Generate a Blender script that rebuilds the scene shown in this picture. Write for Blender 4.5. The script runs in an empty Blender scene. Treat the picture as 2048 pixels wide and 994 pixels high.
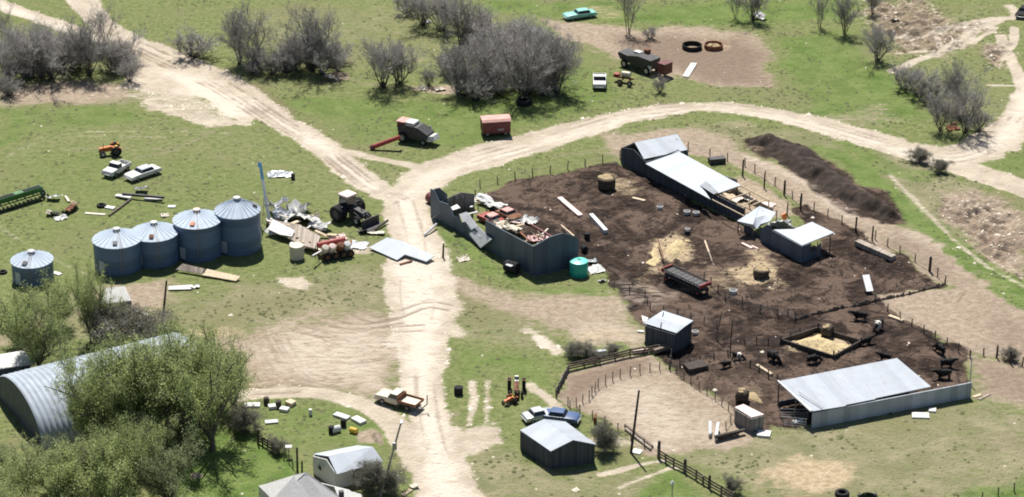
import bpy, bmesh, math, random
import numpy as np
from mathutils import Vector, Matrix
S = bpy.context.scene
COL = S.collection
R = math.radians
rnd = random.Random(7)

# ---------------------------------------------------------------- camera, sky, sun, exposure
CAM_H, PITCH, HFOV = 154.0, R(25.0), R(22.0)
FPX = 1024.0 / math.tan(HFOV / 2)
cam = bpy.data.cameras.new('camera')
cam.sensor_width = 36.0
cam.lens = 18.0 / math.tan(HFOV / 2)
cam.clip_start = 1.0
cam.clip_end = 20000.0
camo = bpy.data.objects.new('camera', cam)
COL.objects.link(camo)
camo.location = (0, 0, CAM_H)
camo.rotation_euler = (R(90) - PITCH, 0, 0)
S.camera = camo

SUN_EL, SUN_AZ = R(59.0), R(-9.0)          # azimuth measured from +Y (away from the camera) towards +X
sd = Vector((math.sin(SUN_AZ) * math.cos(SUN_EL), math.cos(SUN_AZ) * math.cos(SUN_EL), math.sin(SUN_EL)))
world = bpy.data.worlds.new('World')
S.world = world
world.use_nodes = True
wn = world.node_tree
sky = wn.nodes.new('ShaderNodeTexSky')
sky.sky_type = 'NISHITA'
sky.sun_disc = False
sky.sun_elevation = SUN_EL
sky.sun_rotation = SUN_AZ
sky.altitude = 900
bg = wn.nodes['Background']
bg.inputs[1].default_value = 0.060
wn.links.new(sky.outputs[0], bg.inputs[0])
sun = bpy.data.lights.new('sun', 'SUN')
sun.energy = 5.0
sun.angle = R(0.53)
sun.color = (1.0, 0.955, 0.88)
suno = bpy.data.objects.new('sun', sun)
COL.objects.link(suno)
suno.rotation_euler = (-sd).to_track_quat('-Z', 'Y').to_euler()
S.view_settings.view_transform = 'Standard'
S.view_settings.look = 'None'
S.view_settings.exposure = 0.55
S.view_settings.gamma = 1.0
S.view_settings.use_curve_mapping = False
S.cycles.max_bounces = 5
S.cycles.diffuse_bounces = 3
S.cycles.transparent_max_bounces = 6
S.cycles.use_denoising = True
S.cycles.filter_width = 1.9


# ---------------------------------------------------------------- survey: points of the aerial plan to ground coordinates
def P(px, py, z=0.0):
    u, v = (px - 1024.0) / FPX, -(py - 497.0) / FPX
    d = Vector((u, math.cos(PITCH) + v * math.sin(PITCH), -math.sin(PITCH) + v * math.cos(PITCH)))
    t = (z - CAM_H) / d.z
    return Vector((d.x * t, d.y * t, z))


# ---------------------------------------------------------------- noise on arrays
def vnoise(x, y, seed):
    xi, yi = np.floor(x).astype(np.int64), np.floor(y).astype(np.int64)
    fx, fy = x - xi, y - yi
    fx, fy = fx * fx * (3 - 2 * fx), fy * fy * (3 - 2 * fy)

    def h(a, b):
        n = (a * 374761393 + b * 668265263 + seed * 982451653) & 0xFFFFFFFF
        n = ((n ^ (n >> 13)) * 1274126177) & 0xFFFFFFFF
        return ((n ^ (n >> 16)) & 0xFFFF) / 65535.0
    return (h(xi, yi) * (1 - fx) + h(xi + 1, yi) * fx) * (1 - fy) + (h(xi, yi + 1) * (1 - fx) + h(xi + 1, yi + 1) * fx) * fy


def fbm(x, y, scale, octv=4, seed=1):
    out, amp, tot = 0.0, 1.0, 0.0
    for k in range(octv):
        out = out + amp * (vnoise(x / scale * 2 ** k + 17.3 * k, y / scale * 2 ** k - 9.1 * k, seed + k) - 0.5)
        tot += amp
        amp *= 0.55
    return out / tot * 2.0


def sstep(a, b, x):
    t = np.clip((x - a) / (b - a), 0, 1)
    return t * t * (3 - 2 * t)


# ---------------------------------------------------------------- ground: masks of what the surface is made of, painted on one sheet
GX0, GX1, GY0, GY1, GDX, GDY = -100.0, 100.0, 252.0, 452.0, 0.22, 0.26
nx, ny = int((GX1 - GX0) / GDX) + 1, int((GY1 - GY0) / GDY) + 1
gx = np.linspace(GX0, GX1, nx)
gy = np.linspace(GY0, GY1, ny)
X, Y = np.meshgrid(gx, gy)
W1 = fbm(X, Y, 3.2, 4, 11)
W2 = fbm(X, Y, 9.0, 4, 29)
W3 = fbm(X, Y, 1.1, 2, 47)
XW, YW = X + 2.2 * fbm(X, Y, 7.0, 4, 71), Y + 2.6 * fbm(X, Y, 7.0, 4, 83)


def _seg(ax, ay, bx, by, x, y):
    dx, dy = bx - ax, by - ay
    t = np.clip(((x - ax) * dx + (y - ay) * dy) / max(dx * dx + dy * dy, 1e-9), 0, 1)
    return np.hypot(x - ax - t * dx, y - ay - t * dy), t


def smooth_line(pts, n=6):
    p = [Vector((a[0], a[1], 0)) for a in pts]
    if len(p) < 3:
        return pts
    out = []
    for i in range(len(p) - 1):
        a, b, c, d = p[max(i - 1, 0)], p[i], p[i + 1], p[min(i + 2, len(p) - 1)]
        for k in range(n):
            t = k / n
            q = 0.5 * (2 * b + (c - a) * t + (2 * a - 5 * b + 4 * c - d) * t * t + (3 * b - a - 3 * c + d) * t ** 3)
            out.append((q.x, q.y))
    out.append((p[-1].x, p[-1].y))
    return out


def stroke(pts, w, soft=0.8, rag=0.6, strength=1.0, curve=True, offs=0.0):
    """mask of a track along a plan line; w = full width in metres (one number or one per point)"""
    ws = w if isinstance(w, (list, tuple)) else [w] * len(pts)
    q = [P(*p) for p in pts]
    n = 6 if curve and len(pts) > 2 else 1
    line = smooth_line([(a.x, a.y) for a in q], n) if n > 1 else [(a.x, a.y) for a in q]
    wl = np.interp(np.linspace(0, len(pts) - 1, len(line)), range(len(pts)), ws)
    if offs:
        l2 = []
        for i, (x, y) in enumerate(line):
            a, b = line[max(i - 1, 0)], line[min(i + 1, len(line) - 1)]
            dx, dy = b[0] - a[0], b[1] - a[1]
            m = math.hypot(dx, dy) or 1
            l2.append((x - dy / m * offs, y + dx / m * offs))
        line = l2
    D = np.full(X.shape, 1e3)
    for i in range(len(line) - 1):
        (ax, ay), (bx, by) = line[i], line[i + 1]
        m = max(wl) + soft + 2.5
        i0, i1 = np.searchsorted(gx, min(ax, bx) - m), np.searchsorted(gx, max(ax, bx) + m)
        j0, j1 = np.searchsorted(gy, min(ay, by) - m), np.searchsorted(gy, max(ay, by) + m)
        if i1 <= i0 or j1 <= j0:
            continue
        d, t = _seg(ax, ay, bx, by, X[j0:j1, i0:i1], Y[j0:j1, i0:i1])
        d = d - 0.5 * (wl[i] + (wl[i + 1] - wl[i]) * t)
        D[j0:j1, i0:i1] = np.minimum(D[j0:j1, i0:i1], d)
    D = D + rag * W1 + 0.35 * rag * W3
    return strength * sstep(soft, -soft, D)


def area(pts, soft=1.0, rag=1.0, strength=1.0):
    q = [P(*p) for p in pts]
    q = [(a.x, a.y) for a in q]
    m = soft + 3
    i0, i1 = np.searchsorted(gx, min(a[0] for a in q) - m), np.searchsorted(gx, max(a[0] for a in q) + m)
    j0, j1 = np.searchsorted(gy, min(a[1] for a in q) - m), np.searchsorted(gy, max(a[1] for a in q) + m)
    out = np.zeros(X.shape)
    if i1 <= i0 or j1 <= j0:
        return out
    x, y = XW[j0:j1, i0:i1], YW[j0:j1, i0:i1]
    D = np.full(x.shape, 1e3)
    ins = np.zeros(x.shape, bool)
    for i in range(len(q)):
        (ax, ay), (bx, by) = q[i], q[(i + 1) % len(q)]
        d, t = _seg(ax, ay, bx, by, x, y)
        D = np.minimum(D, d)
        if by != ay:
            ins ^= ((ay > y) != (by > y)) & (x < (bx - ax) * (y - ay) / (by - ay) + ax)
    soft = soft * 1.5
    D = np.where(ins, -D, D) + rag * W1[j0:j1, i0:i1] + 0.7 * rag * W2[j0:j1, i0:i1] + 0.3 * rag * W3[j0:j1, i0:i1]
    out[j0:j1, i0:i1] = strength * sstep(soft, -soft, D)
    return out


def spot(px, py, rx, ry=None, soft=0.5, rag=0.6, strength=1.0):
    """round patch; rx, ry in plan pixels"""
    ry = ry if ry else rx * 0.43
    return area([(px + rx * math.cos(a), py + ry * math.sin(a)) for a in np.linspace(0, 2 * math.pi, 20)[:-1]], soft, rag, strength)


def un(*ms):
    o = ms[0]
    for m in ms[1:]:
        o = np.maximum(o, m)
    return o


MAIN = [(902, 1010), (884, 940), (862, 870), (850, 800), (846, 740), (846, 680), (842, 610), (836, 540), (826, 470), (806, 400)]
NW = [(806, 400), (745, 372), (690, 330), (630, 283), (565, 245), (505, 205), (430, 160), (340, 118), (265, 85), (205, 50), (160, -10)]
EAST = [(810, 390), (870, 345), (970, 312), (1100, 276), (1250, 232), (1380, 215), (1470, 217), (1600, 240), (1720, 273), (1830, 303), (1910, 312), (1985, 285), (2035, 235), (2060, 150)]
dirt = un(
    stroke(MAIN, [7.5, 7.2, 5.6, 5.0, 5.6, 7.0, 8.6, 9.5, 7.0, 6.0], 0.9, 0.9),
    stroke(NW[:6], [5.0, 4.6, 4.6, 4.8, 5.0, 6], 0.9, 0.8),
    stroke(NW[5:], [6, 8, 7, 5, 4.5, 5], 0.9, 0.9),
    area([(258, 118), (300, 110), (355, 122), (450, 165), (503, 205), (510, 232), (490, 246), (440, 222), (380, 196), (310, 190), (270, 180), (248, 168)], 0.8, 1.2),
    stroke([(300, 205), (360, 228), (430, 242), (490, 246)], 2.2, 0.8, 1.0, 0.85), area([(262, 180), (330, 185), (400, 205), (480, 240), (420, 246), (340, 235), (275, 212)], 1.0, 2.2, 0.62),
    stroke([(-20, 2), (60, 30), (130, 55), (200, 80)], [3.4, 3.6, 4.0, 3.0], 0.6, 0.6),
    stroke(EAST, [6, 7.5, 8, 7.0, 5.0, 4.2, 4.2, 5.2, 6.2, 6.5, 7.5, 8, 5.0, 3], 1.0, 0.9),
    stroke([(1830, 303), (1900, 325), (1970, 350), (2070, 384)], [6, 6.0, 5.5, 5.5], 0.7, 0.6),
    stroke([(1980, 290), (2060, 225)], [7, 6], 1.0, 1.0, 0.8),
    area([(770, 525), (905, 525), (915, 600), (905, 680), (770, 700), (785, 610)], 1.2, 1.2),
    area([(765, 375), (850, 345), (890, 350), (862, 400), (868, 470), (800, 470), (780, 420)], 1.0, 1.0),
    area([(880, 850), (930, 862), (985, 845), (1003, 885), (960, 905), (930, 940), (880, 930)], 0.8, 1.0),
    stroke([(480, 792), (560, 782), (650, 788), (725, 808), (780, 840), (818, 880), (845, 930)], [2.6, 3.0, 3.2, 3.2, 3.6, 4.5, 5], 0.7, 0.5),
    stroke([(200, 65), (160, 20), (140, -8)], 2.0, 0.5, 0.4, 0.9),
    stroke([(1060, 660), (1110, 700)], 2.2, 0.9, 1.0, 0.8),
    area([(545, 555), (600, 545), (625, 565), (600, 583), (565, 580)], 0.8, 0.8, 0.9),
    stroke([(945, 765), (948, 800), (938, 850)], 1.1, 0.5, 0.5, 0.75), stroke([(975, 765), (972, 845)], 0.9, 0.5, 0.5, 0.6),
    area([(690, 470), (740, 485), (735, 503), (700, 497)], 0.6, 0.5, 0.7),
)
thin = un(   # narrow pale cattle trails
    stroke([(1786, 142), (1830, 122), (1880, 102), (1925, 72), (1945, 55), (1990, 38), (2060, 36)], 1.7, 0.5, 0.3),
    stroke([(1790, 64), (1850, 66), (1920, 47), (1985, 36)], 1.3, 0.4, 0.3), stroke([(1798, 100), (1880, 102)], 1.3, 0.4, 0.3),
    stroke([(1885, 98), (1925, 88), (1955, 60), (2000, 42)], 1.4, 0.4, 0.3), stroke([(1870, 60), (1882, 98)], 0.8, 0.4, 0.3),
    stroke([(1885, 100), (1950, 80), (1990, 55)], 1.2, 0.4, 0.3), stroke([(2000, 72), (2012, 98), (2040, 165), (2030, 215), (1992, 270)], 2.0, 0.5, 0.4),
    stroke([(2028, 55), (2027, 85), (2013, 102)], 1.5, 0.4, 0.3), stroke([(2014, 105), (1998, 125)], 0.8, 0.4, 0.3), stroke([(2035, 172), (1975, 170)], 0.7, 0.4, 0.3),
    area([(2005, 8), (2030, 8), (2035, 36), (2015, 35)], 0.6, 0.4, 0.8),
    stroke([(1780, 350), (1850, 420), (1920, 490), (2000, 545), (2060, 580)], 1.0, 0.6, 0.5, 0.55),
    stroke([(1200, 950), (1280, 930), (1330, 922)], 0.8, 0.4, 0.4, 0.9), stroke([(1240, 975), (1330, 940), (1350, 935)], 0.7, 0.4, 0.4, 0.8),
    stroke([(0, 300), (60, 280), (160, 265), (300, 262), (500, 268)], 0.8, 0.6, 0.5, 0.35), stroke([(0, 320), (70, 285), (160, 272), (330, 275)], 0.8, 0.6, 0.5, 0.35),
    stroke([(0, 455), (60, 490), (130, 530), (200, 560)], 0.7, 0.6, 0.5, 0.4),
    stroke([(630, 285), (700, 305), (770, 320), (850, 335)], 2.0, 0.7, 0.6, 0.8),
    stroke([(1060, 770), (1100, 800), (1125, 830)], 1.6, 0.6, 0.6, 0.8),
    stroke([(1185, 880), (1260, 885), (1350, 895)], 1.6, 1.0, 0.8, 0.6),
)
dirt = un(dirt, thin)
mud = un(
    area([(945, 388), (1100, 350), (1240, 322), (1300, 352), (1390, 398), (1480, 448), (1560, 500), (1620, 500), (1640, 470), (1590, 425), (1620, 412), (1715, 462), (1800, 512), (1888, 566),
          (1750, 600), (1840, 655), (1940, 715), (1940, 775), (1850, 800), (1560, 850), (1480, 800), (1340, 730), (1290, 690), (1280, 640), (1225, 575), (1190, 545), (1150, 540), (1090, 500), (1000, 440), (940, 400)], 0.7, 0.7),
    area([(1335, 735), (1480, 700), (1560, 760), (1555, 855), (1535, 862), (1500, 835), (1465, 820)], 0.7, 0.6, 0.8),
)
pile_foot = area([(1490, 283), (1540, 270), (1610, 290), (1660, 318), (1720, 368), (1780, 405), (1825, 446), (1760, 448), (1700, 428), (1640, 385), (1570, 335), (1510, 305)], 0.9, 0.5, 0.85)
mud = un(mud, pile_foot)
tan_off = un(stroke([(1720, 338), (1800, 415), (1880, 470), (1960, 535), (2060, 602)], [3, 4, 3, 5, 6], 1.2, 1.8, 1.0))
tan = un(
    area([(365, 690), (480, 668), (560, 650), (700, 630), (800, 630), (830, 700), (810, 760), (765, 800), (700, 792), (600, 775), (490, 790), (465, 750), (430, 725)], 3.0, 2.4, 0.86),
    area([(800, 540), (900, 540), (1000, 575), (1100, 590), (1230, 590), (1290, 660), (1270, 700), (1180, 690), (1130, 650), (1060, 640), (980, 610), (920, 600)], 2.0, 2.0, 0.75),
    area([(1480, 305), (1600, 345), (1700, 415), (1800, 455), (1900, 475), (2060, 600), (2060, 720), (1940, 712), (1745, 600), (1890, 568), (1740, 472), (1600, 400), (1500, 345)], 1.2, 1.0),
    stroke([(1380, 295), (1480, 320), (1570, 370), (1660, 430), (1760, 490)], 4, 1.0, 0.8),
    area([(1930, 715), (2060, 720), (2060, 800), (1960, 790)], 2.5, 1.5, 0.9), area([(1900, 880), (2060, 860), (2060, 920)], 2.5, 2.0, 0.35),
    area([(1110, 800), (1132, 745), (1290, 705), (1340, 735), (1475, 825), (1500, 872), (1440, 892), (1320, 908), (1225, 850)], 0.8, 0.8),
    area([(1090, 42), (1180, 55), (1290, 58), (1420, 55), (1500, 70), (1545, 105), (1535, 168), (1440, 168), (1330, 150), (1240, 112), (1130, 78)], 1.6, 1.4),
    area([(0, 170), (150, 165), (260, 160), (280, 185), (150, 205), (0, 208)], 1.5, 1.2, 0.75),
    area([(1880, 390), (1960, 380), (2060, 420), (2060, 560), (1990, 530), (1930, 480)], 2.0, 2.0, 0.95),
    area([(1735, -5), (1850, -5), (1910, 40), (1970, 40), (2000, 60), (1960, 95), (1890, 118), (1790, 105), (1745, 60)], 2.5, 2.5, 0.62),
    area([(1960, 90), (2010, 85), (2020, 130), (1980, 130)], 1.2, 1.2, 0.7),
    area([(1620, 235), (1760, 210), (1810, 240), (1720, 262)], 2.0, 2.0, 0.4),
    area([(180, 570), (330, 560), (345, 600), (250, 640), (180, 620)], 1.5, 1.5, 0.7), area([(0, 610), (150, 580), (160, 640), (0, 690)], 2.0, 1.5, 0.6),
    area([(1200, 268), (1380, 255), (1480, 280), (1480, 305), (1380, 300), (1240, 315)], 1.2, 1.2, 0.7),
    area([(1430, 375), (1490, 360), (1570, 400), (1600, 430), (1480, 440)], 0.8, 0.6, 0.9),
    spot(672, 150, 32, 10), spot(870, 178, 50, 9, strength=0.8),
    spot(750, 878, 22, 14),
)
tan = tan * (1 - 0.85 * tan_off)
paler = un(stroke(MAIN, [4, 4, 3, 2.6, 3, 4, 5, 6, 4, 3], 1.6, 1.8), stroke(NW[1:6], 2.0, 1.2, 1.4, 0.9), area([(330, 140), (440, 172), (500, 205), (508, 230), (450, 225), (380, 190)], 1.0, 1.2), stroke([(a_, b_ + 6) for a_, b_ in EAST], 2.2, 1.4, 1.6, 0.8), stroke([(-20, 4), (60, 32), (130, 57), (190, 78)], 1.6, 0.9, 0.9, 0.9),
           area([(1175, 790), (1260, 770), (1330, 780), (1400, 830), (1430, 880), (1330, 890), (1240, 850)], 1.5, 1.4, 0.8), spot(1085, 675, 30, 22, 1.0, 1.5, 0.8), spot(1215, 665, 60, 20, 1.2, 1.5, 0.6),
           area([(1232, 562), (1285, 568), (1340, 586), (1325, 604), (1255, 606)], 0.9, 1.6, 0.8), stroke([(1500, 315), (1600, 360), (1700, 430)], 1.8, 0.9, 0.8, 0.8),
           area([(560, 665), (760, 650), (800, 700), (760, 780), (620, 760), (500, 700)], 2.2, 2.2, 1.0), spot(905, 520, 25, 14, 0.8, 1.0, 0.6), stroke([(1830, 470), (1940, 520), (2060, 600)], 2.4, 1.2, 1.0, 0.5))
brown = un(area([(1740, 480), (1890, 560), (1960, 600), (1900, 520), (1800, 470)], 1.5, 2.0, 0.5), area([(1960, 600), (2060, 640), (2060, 720), (1980, 690)], 2.0, 2.5, 0.5), area([(1745, 5), (1830, 10), (1900, 50), (1965, 50), (1960, 80), (1890, 102), (1800, 100), (1760, 60)], 1.5, 2.0, 0.45), area([(1880, 400), (1990, 430), (2060, 480), (2060, 520), (1960, 500)], 2.0, 2.0, 0.5), area([(1250, 75), (1480, 75), (1545, 110), (1530, 165), (1400, 160), (1280, 120)], 2.0, 1.6, 0.8), area([(1116, 790), (1136, 748), (1300, 712), (1290, 745), (1180, 790), (1130, 800)], 0.8, 0.6, 0.75),
           area([(1340, 740), (1480, 705), (1560, 765), (1550, 850), (1480, 820)], 1.0, 0.8, 0.5), area([(1940, 720), (2060, 735), (2060, 790), (1950, 780)], 2.0, 1.6, 0.6), area([(1950, 890), (2060, 880), (2060, 915)], 1.6, 1.5, 0.5))
straw = un(
    spot(1608, 950, 92, 36, 1.6, 1.6, 0.95), spot(1340, 497, 50, 26, 1.0, 2.6, 0.85), spot(1518, 543, 52, 30, 1.0, 2.8, 0.8), spot(1228, 370, 44, 18, 1.0, 2.4, 0.6), spot(1440, 560, 70, 30, 1.0, 3.5, 0.4), spot(1560, 560, 40, 14, 0.8, 3.0, 0.5), spot(1290, 560, 40, 16, 0.8, 3.0, 0.4), spot(1637, 690, 60, 20, 0.5, 0.4),
    spot(1502, 790, 32, 20, 0.6, 1.0, 0.45), spot(1420, 92, 40, 13, 0.9, 0.8, 0.5), spot(1305, 530, 22, 16, 0.6, 0.9, 0.6), spot(1525, 292, 26, 12, 0.5, 0.8, 0.4), spot(1210, 668, 50, 16, 1.0, 1.5, 0.5), spot(430, 660, 50, 14, 0.8, 1.2, 0.6),
    area([(1430, 380), (1490, 365), (1560, 400), (1500, 435)], 0.8, 0.8, 0.5), spot(1190, 25, 60, 14, 1.0, 1.2, 0.5), spot(1470, 395, 30, 12, 0.4, 0.6, 0.5), spot(1400, 720, 40, 12, 0.6, 1.2, 0.2))
dry = un(
    area([(470, 560), (780, 530), (800, 640), (560, 660), (370, 690), (350, 620)], 3.0, 2.5, 0.8), area([(880, 560), (1120, 600), (1150, 660), (1110, 700), (1000, 690), (900, 700)], 2.5, 2.0, 0.6),
    area([(1400, 880), (1600, 840), (1960, 800), (2060, 830), (2060, 1010), (1560, 1010), (1330, 910)], 2.5, 2.0, 0.75), area([(0, 200), (500, 250), (760, 380), (700, 420), (520, 360), (300, 300), (0, 330)], 3.0, 3.0, 0.3),
    area([(880, 900), (1000, 890), (1200, 950), (1350, 940), (1400, 1010), (900, 1010)], 2.5, 2.5, 0.7), area([(1730, 260), (1860, 310), (2060, 420), (2060, 600), (1900, 480), (1760, 420)], 2.0, 2.0, 0.75),
    area([(440, 20), (820, 0), (860, 60), (900, 130), (560, 140)], 3.0, 3.0, 0.45), area([(1700, 0), (2060, 0), (2060, 270), (1980, 280), (1780, 130)], 3.0, 3.0, 0.35), area([(1240, 255), (1500, 240), (1700, 290), (1520, 330)], 2.0, 2.0, 0.7),
    area([(0, 190), (260, 170), (280, 205), (0, 215)], 1.5, 1.5, 0.8), area([(640, 300), (860, 345), (800, 380), (720, 350)], 1.5, 1.0, 0.4), area([(0, 600), (330, 560), (480, 650), (360, 690), (0, 690)], 2.0, 2.0, 0.6))
rt = random.Random(5)
for _ in range(46):
    x_, y_ = rt.uniform(0, 2048), rt.uniform(0, 994)
    a_ = rt.uniform(-0.5, 0.5)
    pts_ = [(x_, y_)]
    for k_ in range(4):
        a_ += rt.uniform(-0.4, 0.4)
        pts_.append((pts_[-1][0] + 70 * math.cos(a_), pts_[-1][1] + 30 * math.sin(a_) + 6))
    dry = un(dry, stroke(pts_, rt.uniform(0.4, 1.6), 0.6, 0.6, rt.uniform(0.4, 0.8)))
lush = un(stroke([(1640, 298), (1720, 338), (1800, 415), (1880, 470), (1960, 535), (2060, 602)], [3, 5, 5, 4, 6, 7], 1.5, 2.0, 0.9), stroke([(1700, 290), (1780, 340), (1850, 350)], 5, 1.5, 2.0, 0.7), 
    area([(1550, 70), (1700, 60), (1780, 140), (1860, 230), (1760, 260), (1620, 235), (1560, 160)], 2.5, 2.5, 0.9), area([(960, 0), (1740, 0), (1700, 40), (1480, 55), (1200, 40), (980, 30)], 2.0, 2.0, 0.9),
    area([(380, 840), (520, 860), (620, 945), (560, 1010), (330, 1010)], 1.5, 0.8, 1.3), area([(560, 190), (900, 200), (1180, 110), (1260, 200), (900, 300), (700, 290), (620, 240)], 2.0, 2.5, 0.75),
    area([(862, 445), (900, 460), (990, 520), (1070, 575), (1200, 575), (1210, 595), (1080, 590), (960, 545), (880, 480)], 0.9, 0.9, 0.85), area([(480, 800), (700, 800), (800, 860), (840, 1000), (560, 900)], 1.5, 1.5, 0.6),
    area([(900, 700), (1110, 700), (1120, 770), (1080, 800), (1040, 930), (1200, 930), (1190, 850), (980, 740), (905, 790)], 2.0, 2.0, 0.7), area([(1340, 930), (1440, 1010), (1240, 1010)], 1.2, 0.8, 0.9),
    area([(0, 208), (230, 205), (300, 240), (0, 290)], 2.0, 1.5, 0.75), area([(0, 300), (180, 290), (500, 330), (640, 380), (540, 540), (120, 600), (0, 600)], 3.0, 3.0, 0.45), area([(1880, 990), (2060, 950), (2060, 1010)], 1.5, 1.0, 0.9),
    area([(1480, 228), (1530, 232), (1540, 245), (1400, 250)], 1.0, 1.0, 0.6), area([(1960, 330), (2060, 290), (2060, 365)], 1.0, 0.8, 0.6), area([(1900, 480), (1990, 530), (2060, 590), (2020, 590), (1920, 520)], 1.5, 1.2, 0.7),
    area([(1600, 275), (1700, 300), (1790, 390), (1760, 400), (1660, 315)], 1.2, 1.0, 0.6), area([(1130, 690), (1270, 680), (1290, 700), (1140, 735)], 0.9, 0.8, 0.7))
rut = np.zeros(X.shape)
for line, ofs in ((NW[:6], (-1.1, -0.35, 0.9, 1.6)), (NW[4:9], (-1.2, 0.6, 1.7, 2.6)), (EAST[1:6], (-2.2, -0.6, 1.0, 2.3)), (EAST[5:10], (-1.2, 0.4, 1.5)), (EAST[9:13], (-2.0, -0.5, 1.0, 2.2)), (MAIN[1:5], (-1.3, 0.9)), (MAIN[7:], (-1.4, 0.9))):
    for o in ofs:
        rut = un(rut, stroke(line, 0.6, 0.45, 0.4, 0.92 if line[0] in NW else 0.72, offs=o) * sstep(-0.5, 0.25, W2 + 0.6 * np.roll(W1, 37, 0)))
for line in ([(540, 668), (566, 716), (598, 752), (640, 768), (720, 772)], [(440, 700), (470, 712), (490, 735)], [(640, 668), (700, 690), (790, 690)], [(520, 670), (548, 720), (580, 755), (610, 768)], [(560, 672), (585, 720), (615, 752), (680, 770)], [(600, 690), (640, 715), (700, 722), (760, 715)], [(490, 772), (570, 762), (640, 768)], [(500, 782), (600, 776)],
             [(590, 655), (680, 672), (780, 660), (850, 655)], [(640, 640), (720, 655), (800, 640)], [(480, 690), (500, 720), (505, 735)], [(700, 620), (760, 640), (850, 610), (900, 615)],
             [(1895, 590), (1880, 612), (1890, 640), (1930, 650)], [(1915, 585), (1900, 610), (1905, 635)], [(1840, 640), (1890, 625), (1960, 640)]):
    for o in (-0.8, 0.8):
        rut = un(rut, stroke(line, 0.45, 0.4, 0.4, 0.95, offs=o) * sstep(-0.7, 0.25, W2 + 0.6 * W1))
rut = un(rut, stroke([(800, 560), (802, 600), (808, 632)], 0.45, 0.3, 0.3, 0.6), stroke([(862, 550), (868, 600), (862, 640)], 0.4, 0.3, 0.3, 0.5))
rut = un(rut, stroke([(120, 0), (170, 45), (215, 75)], 0.5, 0.3, 0.2, 0.6, offs=0.2), stroke([(0, 0), (90, 25), (200, 62)], 1.0, 0.6, 0.5, 0.5, offs=2.6), stroke([(330, 100), (420, 140), (520, 200), (560, 235)], 1.6, 0.8, 0.6, 0.6, offs=2.2))
gully = un(area([(1735, -5), (1850, -5), (1910, 40), (1970, 40), (1985, 60), (1950, 92), (1890, 112), (1790, 100), (1745, 60)], 2.0, 1.5), area([(1880, 400), (1960, 385), (2060, 430), (2060, 555), (1990, 530), (1930, 480)], 2.5, 2.0), area([(1740, 5), (1830, 15), (1900, 50), (1965, 50), (1960, 85), (1890, 105), (1800, 100), (1750, 60)], 2.5, 2.0), area([(1955, 85), (2015, 85), (2020, 135), (1975, 135)], 1.5, 1.5))
pits = area([(260, 185), (330, 190), (400, 220), (470, 245), (340, 235), (280, 215)], 1.0, 1.0)
mudrough = np.clip(mud, 0, 1)
dirt = dirt * (1 - 0.95 * (mud > 0.5) * (1 - pile_foot))
ridge = 1 - np.abs(fbm(X, Y, 5.0, 4, 311))
edge = sstep(0, 8, np.minimum(np.minimum(X - GX0, GX1 - X), np.minimum(Y - GY0, GY1 - Y)))
Z = (0.10 * fbm(X, Y, 14, 3, 5) + 0.035 * W3 + mudrough * (0.10 * W3 + 0.30 * fbm(X, Y, 1.7, 3, 411) * (0.5 + sstep(-0.2, 0.5, W2))) - 0.09 * rut
     + gully * (2.6 * (ridge - 0.78) + 0.5 * W3 - 0.35) + pits * 0.5 * W1 - 0.05 * np.clip(dirt, 0, 1) + 0.05 * W1 * np.clip(dirt, 0, 1)) * edge
gzx = Z


def gz(x, y):
    i, j = (x - GX0) / (GX1 - GX0) * (nx - 1), (y - GY0) / (GY1 - GY0) * (ny - 1)
    if not (0 <= i < nx - 1 and 0 <= j < ny - 1):
        return 0.0
    a, b = int(i), int(j)
    u, v = i - a, j - b
    return float((Z[b, a] * (1 - u) + Z[b, a + 1] * u) * (1 - v) + (Z[b + 1, a] * (1 - u) + Z[b + 1, a + 1] * u) * v)


def PG(px, py):
    p = P(px, py)
    for _ in range(3):
        p = P(px, py, gz(p.x, p.y))
    return p


# ---------------------------------------------------------------- materials
class NT:
    def __init__(self, name):
        self.m = bpy.data.materials.new(name)
        self.m.use_nodes = True
        self.t = self.m.node_tree
        self.b = self.t.nodes['Principled BSDF']
        self.o = self.t.nodes['Material Output']

    def n(self, typ, **kw):
        nd = self.t.nodes.new(typ)
        for k, v in kw.items():
            setattr(nd, k, v)
        return nd

    def l(self, a, b):
        self.t.links.new(a, b)

    def val(self, s, v):
        if hasattr(v, 'is_linked') or hasattr(v, 'links'):
            self.l(v, s)
        else:
            s.default_value = v

    def math(self, op, a, b=None, clamp=False):
        nd = self.n('ShaderNodeMath', operation=op, use_clamp=clamp)
        self.val(nd.inputs[0], a)
        if b is not None:
            self.val(nd.inputs[1], b)
        return nd.outputs[0]

    def mix(self, fac, a, b, blend='MIX'):
        nd = self.n('ShaderNodeMix', data_type='RGBA', blend_type=blend)
        self.val(nd.inputs[0], fac)
        for s, v in ((nd.inputs[6], a), (nd.inputs[7], b)):
            self.val(s, (*v, 1.0) if isinstance(v, tuple) and len(v) == 3 else v)
        return nd.outputs[2]

    def noise(self, scale, detail=4, rough=0.55, vec=None, dist=0.0):
        nd = self.n('ShaderNodeTexNoise')
        nd.inputs['Scale'].default_value = scale
        nd.inputs['Detail'].default_value = detail
        nd.inputs['Roughness'].default_value = rough
        nd.inputs['Distortion'].default_value = dist
        if vec is not None:
            self.l(vec, nd.inputs['Vector'])
        return nd.outputs['Fac']

    def step(self, x, a, b):
        nd = self.n('ShaderNodeMapRange', interpolation_type='SMOOTHSTEP')
        self.val(nd.inputs[0], x)
        nd.inputs[1].default_value = a
        nd.inputs[2].default_value = b
        return nd.outputs[0]

    def bump(self, h, strength=0.4, dist=0.05):
        nd = self.n('ShaderNodeBump')
        nd.inputs['Strength'].default_value = strength
        nd.inputs['Distance'].default_value = dist
        self.l(h, nd.inputs['Height'])
        self.l(nd.outputs[0], self.b.inputs['Normal'])


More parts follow.
